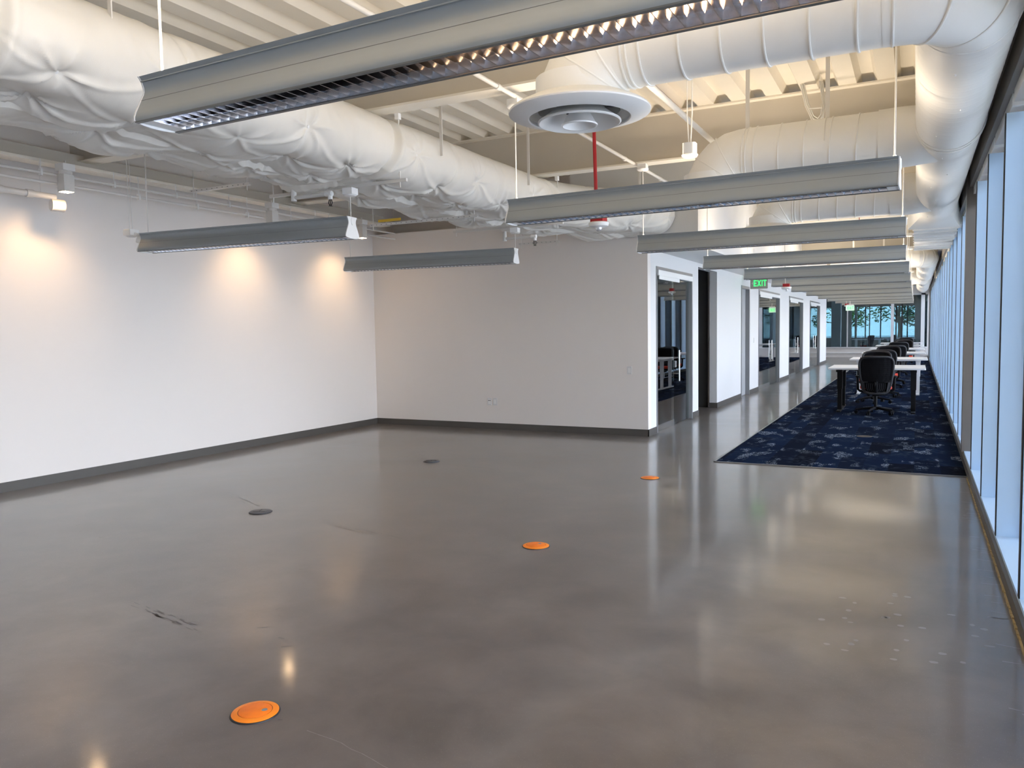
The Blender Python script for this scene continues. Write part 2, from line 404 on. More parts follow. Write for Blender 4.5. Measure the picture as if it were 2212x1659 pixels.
# --- window wall on the right: kerb, sill, deep white fins, glass, header
struct(MB().box(.478, .95, Y0, YE, -.05, .085).build('wall_right', 'baseboard'), 'low dark kerb under the window wall')
mb = MB()
for i in range(150):
    y = 3.0+i*.04; mb.box(.470-R.random()*.004, .479, y, y+.045, 0, .006+R.random()*.008)
mb.build('sealant_bead', 'sealant', bpy.data.objects['wall_right'])
struct(MB().box(.50, .80, Y0, YE, .085, .11).build('trim_sill', 'fin_skylit_blue'), 'white metal sill below the tall fins')
fy = [4.78+1.38*k for k in range(-7, 27)]
fin_proto = None; gl_proto = None; n = 0
for k, y in enumerate(fy):
    if abs(y-10.30) < .5: continue
    if fin_proto is None:
        fin_proto = MB().box(.503, FINX, 0, .055, .11, 2.92).build('window_fin', 'fin_skylit_blue')
        cap = MB().box(.497, .503, .004, .051, .11, 2.92).build('edge_gasket', 'gasket', fin_proto)
        o = fin_proto
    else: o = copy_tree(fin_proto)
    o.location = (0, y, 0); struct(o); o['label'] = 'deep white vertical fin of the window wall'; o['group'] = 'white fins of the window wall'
yy = [Y0]+fy+[YE]
for k in range(len(yy)-1):
    a, b = yy[k], yy[k+1]
    if b-a < .3: continue
    g = MB().box(.690, .700, a+.02, b-.02, .11, 3.25).build('window_%d' % (k+1), 'window_glass'); struct(g, 'tall clear pane between two fins')
    fr = MB().box(.67, .72, b-.03, b+.03, .11, 3.25).build('window_frame', 'gasket', g)
    # blind pocket above each bay
    c = MB().box(.54, .64, a+.08, b-.02, 2.98, 3.06).build('blind_cassette', 'bright_white')
    tag(c, 'slim white blind cassette at the head of the window wall', 'blind', 'blind cassettes along the window head')
    MB().box(.625, .64, a+.10, b-.04, 2.86, 2.98).build('blind_edge', 'header_grey', c)
struct(MB().box(.476, .58, 10.20, 10.36, 0.0, 3.3).build('trim_column', 'mullion_bronze'), 'bronze coloured column cover in the window wall')
struct(MB().box(.476, .58, 37.9, 38.2, 0.0, 3.3).build('trim_column_far', 'mullion_bronze'), 'far bronze coloured column cover in the window wall')
struct(MB().box(.50, .80, Y0, YE, 3.06, 3.25).box(.42, .80, Y0, YE, 3.25, 3.34).box(.58, .80, Y0, YE, 3.34, ZD).box(.46, .58, Y0, YE, 3.55, 3.58).build('trim_header', 'header_grey'), 'dark steel header above the window wall')

# --- far end: low wall, rails, glass screen, room beyond
struct(MB().box(-10.85, .478, YE, YE+.2, 0, .47).build('wall_far', 'wall_paint'), 'low white wall under the far glazing')
struct(MB().box(-10.85, .478, YE-.10, YE, .455, .50).build('trim_far_sill', 'bright_white'))
struct(MB().box(-10.85, -1.2, YE-.06, YE, .19, .23).build('trim_far_rail', 'bright_white'))
g = struct(MB().box(-10.8, .45, YE+.08, YE+.09, .5, 2.95).build('window_far', 'far_glass'), 'tinted glass screen across the far end')
for x, w, m in ((-3.05, .05, 'white_metal'), (-2.05, .04, 'gasket'), (-1.10, .13, 'white_metal'), (-.65, .06, 'gasket'), (-5.2, .05, 'gasket'), (-7.4, .05, 'gasket')):
    MB().box(x, x+w, YE+.04, YE+.13, .5, 2.95).build('mullion', m, g)
struct(MB().box(.18, .34, YE-.05, YE+.2, .5, 3.4).box(-.6, .34, YE-.05, YE+.2, 2.95, 3.02).box(-.6, .34, YE-.05, YE+.2, 3.3, 3.4).build('trim_far_frame', 'bright_white'), 'white frame at the end of the far glazing')
struct(MB().box(-10.85, .95, YE, YE+.2, 3.02, ZD+h).build('wall_far_upper', 'wall_paint'))
struct(MB().box(-3.9, -3.45, YE+1.6, YE+2.0, 0, ZD).build('wall_far_pillar', 'corridor_paint'), 'pale pillar behind the far glass')
struct(MB().box(.5, .95, YE, 56.5, 0, .1).box(.5, .95, YE, 56.5, 3.0, ZD+h).box(.5, .95, YE, YE+.4, .1, 3).box(.5, .95, 49, 49.3, .1, 3).box(.5, .95, 56.2, 56.5, .1, 3).build('wall_far_right', 'wall_paint'))
struct(MB().box(.69, .70, YE+.4, 56.2, .1, 3.0).build('window_far_side_added', 'window_glass'))  # side glazing added to let daylight into the far room
mb = MB().box(-10.85, .95, 56.2, 56.5, 0, .75).box(-10.85, .95, 56.2, 56.5, 2.75, ZD+h)
for x in (-10.85, -7.7, -5.0, -3.6, -.1): mb.box(x, x+(1.2 if x in (-5.0, -.1) else .12), 56.2, 56.5, .75, 2.75)
struct(mb.build('wall_far_end', 'header_grey'))
g = struct(MB().box(-10.8, .9, 56.3, 56.31, .75, 2.75).build('window_end', 'end_glass'))
for x in (-3.0, -2.1, -1.2, -.55): MB().box(x, x+.07, 56.28, 56.36, .75, 2.75).build('mullion', 'gasket', g)

# ------------------------------------------------------------------ steel beams
def beam(y, x0, x1, label):
    t = thing('roof_beam', label, 'beam', (0, y, ZB), 0, 'steel roof beams')
    MB().box(x0, x1, -.09, .09, 0, .018).build('bottom_flange', 'ceiling_paint', t)
    MB().box(x0, x1, -.006, .006, .018, ZD-ZB-.018).build('web', 'beam_paint', t)
    MB().box(x0, x1, -.09, .09, ZD-ZB-.018, ZD-ZB-.001).build('top_flange', 'ceiling_paint', t)
    return t
BY = [5.57+3.24*k for k in range(-3, 12)]
names = {5.57: 'painted steel roof beam directly above the round air diffuser', 8.81: 'painted steel roof beam with deep web behind the red strobe pole',
         12.05: 'painted steel roof beam glimpsed behind the third spiral branch'}
for y in BY:
    lab = next((v for k, v in names.items() if abs(k-y) < .02), None) or ('painted steel roof beam behind the viewer' if y < 3 else 'painted steel roof beam over the far carpet, mostly hidden by pendant lamps')
    beam(y, XL+.02 if y < 15 else XBK+.02, .44, lab)
# girder along the left wall
t = thing('wall_girder', 'long painted steel girder running along the top of the left wall', 'beam', (-7.95, 0, 3.33))
MB().box(-.10, .10, Y0+.02, YB-.02, 0, .03).build('bottom_flange', 'ceiling_paint', t)
MB().box(-.01, .01, Y0+.02, YB-.02, .03, .0899).build('web', 'beam_paint', t)
one('wall_ledge', 'beam_paint', MB().box(-8.235, -7.98, Y0+.02, YB-.02, 3.42, 3.50), 'flat painted ledge between left wall and girder', 'ledge')

# ------------------------------------------------------------------ wrapped flat-oval duct along the room
def vnoise(shape_a, shape_b, sa, sb, seed):
    """smooth value noise on grid coordinates a (rows), b (cols)"""
    g = np.random.default_rng(seed).random((int(shape_a.max()/sa)+3, int(shape_b.max()/sb)+3))
    def ip(c, s):
        q = c/s; i = np.floor(q).astype(int); f = q-i; return i, f*f*(3-2*f)
    ia, fa = ip(shape_a, sa); ib, fb = ip(shape_b, sb)
    A = g[np.ix_(ia, ib)]; B = g[np.ix_(ia+1, ib)]; Cc = g[np.ix_(ia, ib+1)]; D = g[np.ix_(ia+1, ib+1)]
    fa = fa[:, None]; fb = fb[None, :]
    return (A*(1-fa)+B*fa)*(1-fb)+(Cc*(1-fa)+D*fa)*fb-.5
def wrapped_duct():
    cx, cz, r, a = -4.60, 3.135, .278, .445
    ys = np.concatenate([np.arange(-5.95, 1.0, .12), np.arange(1.0, 10.915, .0125)])
    per = 4*a+2*PI*r; ns = 272
    s = np.arange(ns)/ns*per
    px = np.zeros(ns); pz = np.zeros(ns); nx = np.zeros(ns); nz = np.zeros(ns)
    for i, q in enumerate(s):      # start at the middle of the underside, go toward +x
        if q < a: px[i], pz[i], nx[i], nz[i] = q, -r, 0, -1
        elif q < a+PI*r:
            t = (q-a)/r-PI/2; px[i], pz[i], nx[i], nz[i] = a+r*math.cos(t), r*math.sin(t), math.cos(t), math.sin(t)
        elif q < 3*a+PI*r: px[i], pz[i], nx[i], nz[i] = a-(q-a-PI*r), r, 0, 1
        elif q < 3*a+2*PI*r:
            t = PI/2+(q-3*a-PI*r)/r; px[i], pz[i], nx[i], nz[i] = -a+r*math.cos(t), r*math.sin(t), math.cos(t), math.sin(t)
        else: px[i], pz[i], nx[i], nz[i] = q-per, -r, 0, -1
    Y = ys[:, None]; S = s[None, :]
    ya = ys-ys.min(); D = np.zeros((len(ys), ns))
    D += .030*vnoise(ya, s, .60, .45, 1) + .009*vnoise(ya, s, .16, .25, 2) + .003*vnoise(ya, s, .05, .09, 3)
    # soft wrinkles that run around the duct
    warp = ya[:, None]+.10*vnoise(ya, s, .3, .25, 6)*2
    amp = np.clip(vnoise(ya, s, .35, .30, 7)+.12, 0, 1)
    D += .009*amp*np.abs(np.sin(warp*2*PI/.16))**.6*np.where(np.sin(warp*2*PI/.16) > 0, 1, -.3)
    under = np.clip((-nz+.35)/.7, 0, 1)[None, :]
    # seams pulled tight round the duct
    for i, yy in enumerate((1.35, 2.33, 3.45, 4.55, 5.57, 6.45, 7.35, 8.15, 8.81, 9.6, 10.3)):
        dep = .05 if i in (1, 4, 8) else .018
        off = .05*np.sin(s*2.3+i)+.03*np.sin(s*5+i*2)
        d = Y-yy-off[None, :]
        D += -dep*np.exp(-(d/.030)**2) + .35*dep*np.exp(-((d-.06)/.03)**2)-.4*dep*np.exp(-(d/.20)**2)
    # pins: tufts with radiating folds, on the underside and lower shoulders
    def sdist(q): dd = S-q; return (dd+per/2) % per-per/2
    pins = []; R = random.Random(5); k = 0
    for yy in np.arange(1.5, 10.8, .62):
        for q in ((.32, .80, -.14, -.62) if k % 2 else (.56, .09, -.40)):
            py, ps = yy+R.uniform(-.10, .10), q+R.uniform(-.07, .07)
            dy = Y-py; ds = sdist(ps); rr = np.sqrt(dy*dy+ds*ds); th = np.arctan2(ds, dy)
            w = R.uniform(.7, 1.15); n1 = R.choice((5, 7, 8)); ph = R.uniform(0, 6.3)
            pins.append((py, ps)); D += -.062*w*np.exp(-rr/.085)
            fold = 1-np.abs(np.sin(th*n1/2+ph+1.5*rr+.5*np.sin(3*th+ph)))**.5
            D += .034*w*(fold-.25)*np.exp(-((rr-.07)/.13)**2)*np.clip(rr/.04, 0, 1)
        k += 1
    # long hanging folds from pin to pin
    for (ya_, sa_) in pins:
        for (yb_, sb_) in pins:
            if .25 < yb_-ya_ < .95 and abs(sa_-sb_) < .42:
                tt = (ys-ya_)/(yb_-ya_); ok = (tt > 0) & (tt < 1)
                if not ok.any(): continue
                line = sa_+(sb_-sa_)*tt-.06*np.sin(PI*np.clip(tt, 0, 1))
                dd = (S-line[:, None]+per/2) % per-per/2
                D += .008*(np.exp(-(dd/.020)**2)-.5*np.exp(-((dd-.045)/.03)**2))*(np.sin(PI*np.clip(tt, 0, 1))**.6*ok)[:, None]
    # sag in the cloth between the pins along the underside
    D += under*.030*np.sin(Y*2*PI/1.0+.7)*np.cos(S*3)
    top_lim = np.clip((nz-.2)/.8, 0, 1)[None, :]
    D = D*(1-.55*top_lim)-.012*top_lim
    # path: the duct shifts right before it runs into the bulkhead
    sh = np.clip((ys-8.7)/2.1, 0, 1); sh = sh*sh*(3-2*sh)*.86
    X = cx+sh[:, None]+px[None, :]+nx[None, :]*D; Z = cz+pz[None, :]+nz[None, :]*D; Yv = np.broadcast_to(Y, X.shape)
    V = np.stack([X, Yv, Z], -1).reshape(-1, 3)
    ny = len(ys); i, j = np.meshgrid(np.arange(ny-1), np.arange(ns), indexing='ij'); j2 = (j+1) % ns
    F = np.stack([i*ns+j, (i+1)*ns+j, (i+1)*ns+j2, i*ns+j2], -1).reshape(-1, 4)
    t = thing('wrapped_duct', 'big oval air duct wrapped in wrinkled pale insulation cloth', 'duct', (cx, 5, cz))
    me = bpy.data.meshes.new('insulation_wrap'); me.from_pydata((V-np.array([cx, 5, cz])).tolist(), [], F.tolist())
    me.materials.append(M['wrap']); me.polygons.foreach_set('use_smooth', [True]*len(me.polygons))
    ob = bpy.data.objects.new('insulation_wrap', me); COL.objects.link(ob); ob.parent = t
    # pins: small metal washers in the tufts
    wash = None; R = random.Random(5); k = 0
    for yy in np.arange(1.5, 10.8, .62):
        for q in ((.32, .80, -.14, -.62) if k % 2 else (.56, .09, -.40)):
            py, ps = yy+R.uniform(-.10, .10), q+R.uniform(-.07, .07); R.uniform(0, 1); R.choice((5, 7, 8)); R.uniform(0, 6.3)
            ii = int(np.argmin(np.abs(ys-py))); jj = int(round((ps % per)/per*ns)) % ns
            pnt = Vector(V[ii*ns+jj])-t.location; nn = Vector((nx[jj], 0, nz[jj]))
            if wash is None:
                wash = MB().lathe((0, 0, 0), [(0.0001, .003), (.011, .002), (.013, 0), (.013, -.004)], 10).build('pin_washer', 'bright_white', t, smooth=40); o = wash
            else:
                o = wash.copy(); COL.objects.link(o); o.parent = t
            o.location = pnt+nn*.002; o.rotation_mode = 'QUATERNION'; o.rotation_quaternion = nn.to_track_quat('Z', 'Y')
        k += 1
    # hangers: trapeze bar under the duct with a rod at each end, at each beam
    for yy in (5.68, 8.92):
        zb = 2.858; s2 = 0 if yy < 8 else .05
        hb = thing('duct_hanger', 'steel trapeze bar and rods carrying the wrapped duct at the %s beam' % ('nearer' if yy < 8 else 'farther'), 'hanger', (cx+s2, yy, zb), 0, 'trapeze hangers of the wrapped duct')
        MB().box(-.86, .70, -.012, .012, -.014, .014).build('bar', 'pipe_paint', hb)
        for x in (-.82, .63):
            MB().tube([(x, 0, -.06), (x, 0, ZB-zb)], .006, 8).build('rod', 'pipe_paint', hb)
            MB().box(x-.02, x+.02, -.03, .01, ZB-zb-.05, ZB-zb).build('beam_clamp', 'bright_white', hb)
wrapped_duct()
# extra hanger rods of the duct that run up to the deck
for i, (x, y, z0) in enumerate(((-3.84, 6.15, 3.14), (-3.84, 7.95, 3.16), (-3.95, 2.95, 3.25), (-3.2, 9.9, 3.15))):
    one('hanger_strap', 'pipe_paint', MB().box(x-.014, x+.014, y-.004, y+.004, z0, ZD), 'flat steel strap from the deck down to the wrapped duct, %s' % ('beside the second pendant', 'right of the second beam', 'beside the nearest pendant', 'near the bulkhead')[i], 'strap', 'straps of the wrapped duct')

# ------------------------------------------------------------------ spiral ducts on the window side
DZ, DR, DX = 3.12, .235, .205
def arc(c, r, a0, a1, plane, n=7):
    out = []
    for i in range(n):
        a = math.radians(a0+(a1-a0)*i/(n-1)); u, v = r*math.cos(a), r*math.sin(a)
        out.append({'XY': (c[0]+u, c[1]+v, c[2]), 'XZ': (c[0]+u, c[1], c[2]+v)}[plane])
    return out
def ring_at(mb, c, axis, r, w=.008, tilt=0.0):
    n = 40; pts = []
    for k in range(n):
        a = 2*PI*k/n; u, v = r*math.cos(a), r*math.sin(a)
        pts.append((c[0]+tilt*v, c[1]+u, c[2]+v) if axis == 'X' else (c[0]+u, c[1]+tilt*v, c[2]+v))
    mb.tube(pts, w, 6, closed=True)
def strap(parent, x, y, z0, z1, name='strap'):
    MB(parent.location).box(x-.018, x+.018, y-.003, y+.003, z0, z1-.003).build(name, 'pipe_paint', parent)
def branch(root, y, diff_x, x_end, boot=True, r=DR):
    """horizontal branch along X with an elbow down to the diffuser"""
    off = root.location; re = .30
    down = [(diff_x, y, 2.795)]+arc((diff_x+re, y, DZ-re), re, 180, 90, 'XZ', 6)+[(diff_x+re+.015, y, DZ), (diff_x+re+.03, y, DZ)]
    mb = MB(off); mb.tube(down, r, 40, cap=False); mb.build('elbow', 'duct_paint', root, smooth=12)
    MB(off).tube([(diff_x+re, y, DZ), (x_end, y, DZ)], r, 48, cap=False).build('branch', 'duct_paint', root, smooth=30)
    xs = [diff_x+re+.02, diff_x+re+.05]+[diff_x+re+.12+.21*k for k in range(8)]
    for x in xs:
        if x < x_end-.02:
            m2 = MB(off); ring_at(m2, (x, y, DZ), 'X', r+.002, .007, .06); m2.build('seam_ring', 'duct_paint', root, smooth=60)
    # gore seams of the elbow
    for a in (168, 144, 117):
        a = math.radians(a); c = Vector((diff_x+re+re*math.cos(a), y, DZ-re+re*math.sin(a))); t = Vector((math.sin(a), 0, -math.cos(a)))
        u = Vector((0, 1, 0)); w = t.cross(u); pts = [c+(u*math.cos(q)+w*math.sin(q))*(r+.001) for q in [2*PI*k/36 for k in range(36)]]
        MB(off).tube(pts, .006, 6, closed=True).build('gore_seam', 'duct_paint', root, smooth=60)
    if boot:
        bx = [(x_end-.03, r+.004), (x_end+.02, r+.004), (x_end+.12, r+.03), (x_end+.20, r+.075), (x_end+.25, r+.11)]
        vs = []; seg = 48; b = MB(off)
        bx += [(x_end+.29, r+.125), (x_end+.46, r+.13)]
        for i, (x, rr) in enumerate(bx):
            for k in range(seg):
                a = 2*PI*k/seg; zr = (DR+.010, DR+.010, DR+.012, DR+.008, DR+.002, DR-.004, DR-.012)[i]; vs.append((x, y+rr*math.cos(a), DZ+zr*math.sin(a)))
        b.add(vs, [(i*seg+k, i*seg+(k+1) % seg, (i+1)*seg+(k+1) % seg, (i+1)*seg+k) for i in range(len(bx)-1) for k in range(seg)])
        b.build('saddle_boot', 'duct_paint', root, smooth=40)
def spiral_system(y0, y1, branches, label, near=False):
    t = thing('spiral_duct', label, 'duct', (DX, y0, DZ), 0, None)
    off = t.location; ra = .34
    branch(t, y0, -1.73, DX-ra, boot=False, r=DR)
    MB(off).tube([(DX-ra-.03, y0, DZ), (DX-ra-.015, y0, DZ)]+arc((DX-ra, y0+ra, DZ), ra, -90, 0, 'XY', 6)+[(DX, y0+ra+.015, DZ), (DX, y0+ra+.03, DZ)], DR+.0015, 48, cap=False).build('corner_elbow', 'duct_paint', t, smooth=14)
    for a in (-88, -62, -28, -2):
        a = math.radians(a); c = Vector((DX-ra+ra*math.cos(a), y0+ra+ra*math.sin(a), DZ)); tn = Vector((-math.sin(a), math.cos(a), 0)); w = tn.cross(Vector((0, 0, 1)))
        pts = [c+(w*math.cos(q)+Vector((0, 0, 1))*math.sin(q))*(DR+.001) for q in [2*PI*k/40 for k in range(40)]]
        MB(off).tube(pts, .007, 6, closed=True).build('elbow_seam', 'duct_paint', t, smooth=60)
    # trunk with a shallow continuous spiral lock seam
    n = int((y1-y0-ra)/.012); seg = 64; vs = []; fs = []
    for i in range(n+1):
        y = y0+ra+i*(y1-y0-ra)/n
        for k in range(seg):
            a = 2*PI*k/seg; ph = ((y-y0)/.13-k/seg) % 1.0
            rr = DR+(.0022*max(0, 1-abs(ph-.5)/.09))
            vs.append((DX+rr*math.cos(a), y, DZ+rr*math.sin(a)))
    for i in range(n):
        for k in range(seg): fs.append((i*seg+k, i*seg+(k+1) % seg, (i+1)*seg+(k+1) % seg, (i+1)*seg+k))
    MB(off).add(vs, fs).build('trunk', 'duct_paint', t, smooth=50)
    if near:
        m2 = MB(off); ring_at(m2, (DX, 7.02, DZ), 'Y', DR+.004, .010, .05); m2.build('coupling', 'duct_paint', t, smooth=60)
        m2 = MB(off); ring_at(m2, (DX, 7.12, DZ), 'Y', DR+.004, .008, .05); m2.build('coupling', 'duct_paint', t, smooth=60)
    for y in branches: branch(t, y, -1.73, -.28)
    # little screws on the trunk
    scr = None
    for k in range(int((y1-y0)/.8)):
        a = math.radians(-100+17*math.sin(k*2.1)); c = Vector((DX+(DR+.003)*math.cos(a), y0+.7+k*.8, DZ+(DR+.003)*math.sin(a)))-off
        if scr is None: scr = MB().lathe((0, 0, 0), [(0.0001, -.006), (.005, -.004), (.006, 0), (.006, .006)], 8).build('screw', 'bright_white', t); o = scr
        else: o = scr.copy(); COL.objects.link(o); o.parent = t
        o.location = c
    for y in [y0]+branches:
        strap(t, -1.38, y-.10, DZ-.05 if y > 5 else DZ, ZD, 'strap'); strap(t, -.72, y, DZ+DR-.002, ZD)
        MB(off).tube([(-.72, y+DR*math.sin(q)*1.01, DZ+DR*1.01*math.cos(q)) for q in [math.radians(k*10-90) for k in range(19)]], .004, 6).build('strap_saddle', 'pipe_paint', t)
    return t
S1 = spiral_system(4.26, 11.6, [7.50, 10.74], 'painted spiral duct nearest the viewer, bending along the window wall with three branches', True)
# square-to-round piece and terminal box at the end of the first trunk
off = S1.location; mb = MB(off); seg = 48; vs = []
for q in range(7):
    f = q/6
    for k in range(seg):
        a = 2*PI*k/seg; c, s = math.cos(a), math.sin(a); m = max(abs(c), abs(s)); sx, sz = c/m*.315, s/m*.25
        vs.append((DX+(DR*c*(1-f)+sx*f)-.02*f, 11.6+.8*f, DZ+(DR*s*(1-f)+sz*f)))
mb.add(vs, [(i*seg+k, i*seg+(k+1) % seg, (i+1)*seg+(k+1) % seg, (i+1)*seg+k) for i in range(6) for k in range(seg)])
mb.build('square_to_round', 'duct_paint', S1, smooth=40)
t = thing('air_terminal_box', 'long rectangular air box with ribbed underside by the window wall', 'duct box', (.185, 12.4, 2.87))
MB().box(-.24, .30, 0, 3.4, 0, .50).build('body', 'duct_paint', t)
for k in range(9):
    y = .05+k*.41; MB().box(-.255, .31, y, y+.035, -.016, 0).build('rib', 'duct_paint', t)
    MB().box(-.10, .10, y+.05, y+.09, -.012, 0).build('clip', 'dull_white', t)
for k in range(5): MB().box(.30, .325, .1+k*.8, .16+k*.8, .0, .2).build('bracket', 'bright_white', t)
S2 = spiral_system(20.9, 27.6, [], 'painted spiral duct in the middle of the corridor, elbow turned to the window wall')
S3 = spiral_system(29.6, 37.0, [], 'painted spiral duct farthest down the corridor, elbow turned to the window wall')

# ------------------------------------------------------------------ round ceiling diffusers
def diffuser(x, y, label):
    t = thing('air_diffuser', label, 'diffuser', (x, y, 2.752), 0, 'round air diffusers')
    MB().lathe((0, 0, 0), [(DR+.012, .22), (DR+.012, .115), (.30, .10), (.385, .058), (.400, .046), (.405, .038), (.403, .031), (.395, .026), (.34, .010), (.302, .001), (.292, .000), (.287, .005), (.288, .014), (.300, .030), (.29, .07), (DR, .10)], 72).build('outer_cone', 'dull_white', t, smooth=35)
    MB().lathe((0, 0, 0), [(.12, .075), (.17, .030), (.225, -.008), (.236, -.014), (.238, -.021), (.230, -.025), (.218, -.018), (.165, .018), (.11, .065)], 64, close=True).build('middle_cone', 'dull_white', t, smooth=35)
    MB().lathe((0, 0, 0), [(.0001, .06), (.045, .052), (.075, .01), (.096, -.028), (.104, -.033), (.103, -.041), (.095, -.041), (.082, -.022), (.06, .01), (.0001, .025)], 56).build('inner_cone', 'dull_white', t, smooth=35)
    for k in range(3):
        a = 2*PI*k/3+.5; m2 = MB(); m2.tube([(.06*math.cos(a), .06*math.sin(a), .05), (.31*math.cos(a), .31*math.sin(a), .085)], .006, 6); m2.build('spoke', 'gasket', t)
    MB().lathe((0, 0, 0), [(.0001, .13), (.23, .13)], 40).build('throat', 'gasket', t)
    return t
diffuser(-1.73, 4.26, 'large round white air diffuser with nested cones, nearest the viewer')
diffuser(-1.73, 7.50, 'round white air diffuser hidden behind the second pendant lamp')
diffuser(-1.73, 10.74, 'round white air diffuser hidden behind the third pendant lamp')
diffuser(-1.73, 20.9, 'round white air diffuser in the middle of the corridor'); diffuser(-1.73, 29.6, 'round white air diffuser far down the corridor')

# ------------------------------------------------------------------ linear pendant lamps
LP = [(.076, .180), (.070, .174), (.060, .158), (.054, .140), (.053, .126), (.057, .112), (.069, .088), (.083, .058), (.094, .036), (.100, .018), (.1005, .008), (.099, .002), (.096, 0)]
IN = [(.082, .002), (.080, .02), (.074, .05), (.060, .078), (.046, .105), (.045, .13), (.052, .15), (.066, .176)]
def lamp_shell(L):
    """parts of a lamp that runs from x=0 to x=L, bottom at z=0"""
    P = {}
    for s, nm in ((-1, 'near'), (1, 'far')):
        mb = MB(); poly = [(s*a, b) for a, b in LP]+[(s*a, b) for a, b in IN]; mb.prism(poly, 'X', .004, L-.004); P[nm] = mb
    cap = [(-a*1.03, b) for a, b in LP[:12]]
    arc_ = [(-.098*math.cos(q), .004-.014*math.sin(q)) for q in [PI*k/10 for k in range(0, 11)]]
    cap = cap+arc_[0:]+[(-a, b) for a, b in cap[::-1]]
    P['cap'] = cap; return P
def make_lamp(L, label, blades=True, lit=False, pitch=.0505):
    t = thing('linear_pendant', label, 'pendant lamp', (0, 0, 0), 0, 'linear pendant lamps')
    P = lamp_shell(L)
    P['near'].build('side_panel', 'lamp_grey', t, smooth=35); P['far'].build('side_panel', 'lamp_grey', t, smooth=35)
    for x, d in ((-.003, .007), (L-.004, .007)): MB().prism(P['cap'], 'X', x, x+d).build('end_cap', 'dull_white', t)
    for x, s in ((-.008, -1), (L+.008, 1)):
        MB().prism([(.021*math.cos(q), .142+.034*math.sin(q)) for q in [2*PI*k/20 for k in range(20)]], 'X', min(x, x-s*.006), max(x, x-s*.006)).build('end_disc', 'dull_white', t)
    for s in (-1, 1): MB().box(.003, L-.003, min(s*.101, s*.083), max(s*.101, s*.083), -.004, .001).build('bottom_trim', 'lamp_edge', t)
    for s in (-1, 1): MB().box(.004, L-.004, min(s*.0698, s*.064), max(s*.0698, s*.064), .0872, .0888).build('seam', 'lamp_edge', t)
    # upper reflector, tubes
    MB().box(.005, L-.005, -.07, .07, .160, .164).build('top_cover', 'lamp_grey', t)
    h = L/2
    MB().tube([(.02, 0, .075), (h-.01, 0, .075)], .013, 10).build('tube', 'tube_off', t, smooth=40)
    MB().tube([(h+.01, 0, .075), (L-.02, 0, .075)], .013, 10).build('tube', 'tube_lit' if lit else 'tube_off', t, smooth=40)
    # polished side reflectors and cross blades
    for s in (-1, 1):
        mb = MB(); pr = [(.083, .0), (.080, .022), (.072, .045), (.056, .068), (.040, .084), (.039, .081), (.054, .066), (.070, .043), (.078, .021), (.081, .0)]
        mb.prism([(s*a, b) for a, b in pr], 'X', .07, L-.07); mb.build('side_reflector', 'louver_alu', t, smooth=50)
    for s in (0, 1): MB().box(.005 if s == 0 else L-.07, .07 if s == 0 else L-.005, -.083, .083, .0, .006).build('end_plate', 'bright_white', t)
    n = int((L-.14)/pitch)
    def blade(mb, x0):
        pr = [(-.0014, 0), (.0014, 0), (.0028, .02), (.0052, .040), (.002, .036), (-.002, .036), (-.0052, .040), (-.0028, .02)]
        vs = []; N = len(pr)
        for yy, zz in ((-.080, .0), (-.05, .0), (0, .0), (.05, .0), (.080, .0)):
            k = 1-.35*abs(yy)/.08
            vs += [(x0+a, yy, b*k) for a, b in pr]
        mb.add(vs, [(i*N+j, i*N+(j+1) % N, (i+1)*N+(j+1) % N, (i+1)*N+j) for i in range(4) for j in range(N)])
    if blades:
        b0 = MB(); blade(b0, 0); b0 = b0.build('louver_blade', 'chrome', t, smooth=50); b0.location.x = .07
        for k in range(1, n+1):
            c = b0.copy(); COL.objects.link(c); c.parent = t; c.location.x = .07+k*(L-.14)/n
        MB().box(.07, L-.07, -.001, .001, .004, .034).build('center_blade', 'chrome', t)
    else:
        mb = MB()
        for k in range(0, n+1, 2): blade(mb, .07+k*(L-.14)/n)
        o = mb.build('louver', 'chrome', t); o['kind'] = 'stuff'
    return t
def uplight(t, L, w):
    """warm light thrown up at the deck; on all but the nearest lamp it is added fill"""
    a = bpy.data.lights.new('pendant_uplight_fill', 'AREA'); a.shape = 'RECTANGLE'; a.size = L-.2; a.size_y = .09; a.energy = w; a.color = (1, .83, .63)
    o = bpy.data.objects.new('pendant_uplight_fill', a); COL.objects.link(o); o.parent = t; o.location = (L/2, 0, .169); o.rotation_euler = (PI, 0, 0)
def canopy(t, x, z, boxy=True):
    """rod from the lamp top up to a round plate and junction box"""
    MB().tube([(x, 0, .165), (x, 0, z)], .0055, 8).build('rod', 'pipe_paint', t)
    MB().tube([(x, 0, .16), (x, 0, .20)], .010, 8).build('rod_coupler', 'bright_white', t)
    if boxy:
        MB().lathe((x, 0, z), [(.0001, -.006), (.05, -.004), (.062, .006), (.064, .014), (.0001, .016)], 28).build('canopy', 'bright_white', t, smooth=40)
        MB().box(x-.048, x+.048, -.048, .048, z+.014, z+.066).build('junction_box', 'bright_white', t, bevel=.004)
LAMPS = []
def put_lamp(t, xl, yl, xr, yr, z):
    """near bottom edges of both ends"""
    a = math.atan2(yr-yl, xr-xl); nx_, ny_ = -math.sin(a), math.cos(a)
    t.location = (xl+nx_*.10, yl+ny_*.10, z); t.rotation_euler = (0, 0, a); LAMPS.append(t)
ordn = ['behind the viewer, outside the frame', 'nearest the viewer, its louver glowing warm', 'second from the viewer, right below the spiral branch', 'third from the viewer, before the partition corner',
        'fourth from the viewer, in front of the first glass door', 'fifth from the viewer, just before the exit sign']
L2 = 2.70
main = [(-2.745, 2.135, -.02, 2.06), (-2.862, 5.50, -.11, 5.38), (-2.741, 8.366, -.102, 8.409), (-2.734, 11.344, -.134, 11.382)]
main.insert(0, (-2.73, -.80, -.12, -.80))  # unseen pendant continuing the row, added for its warm uplight
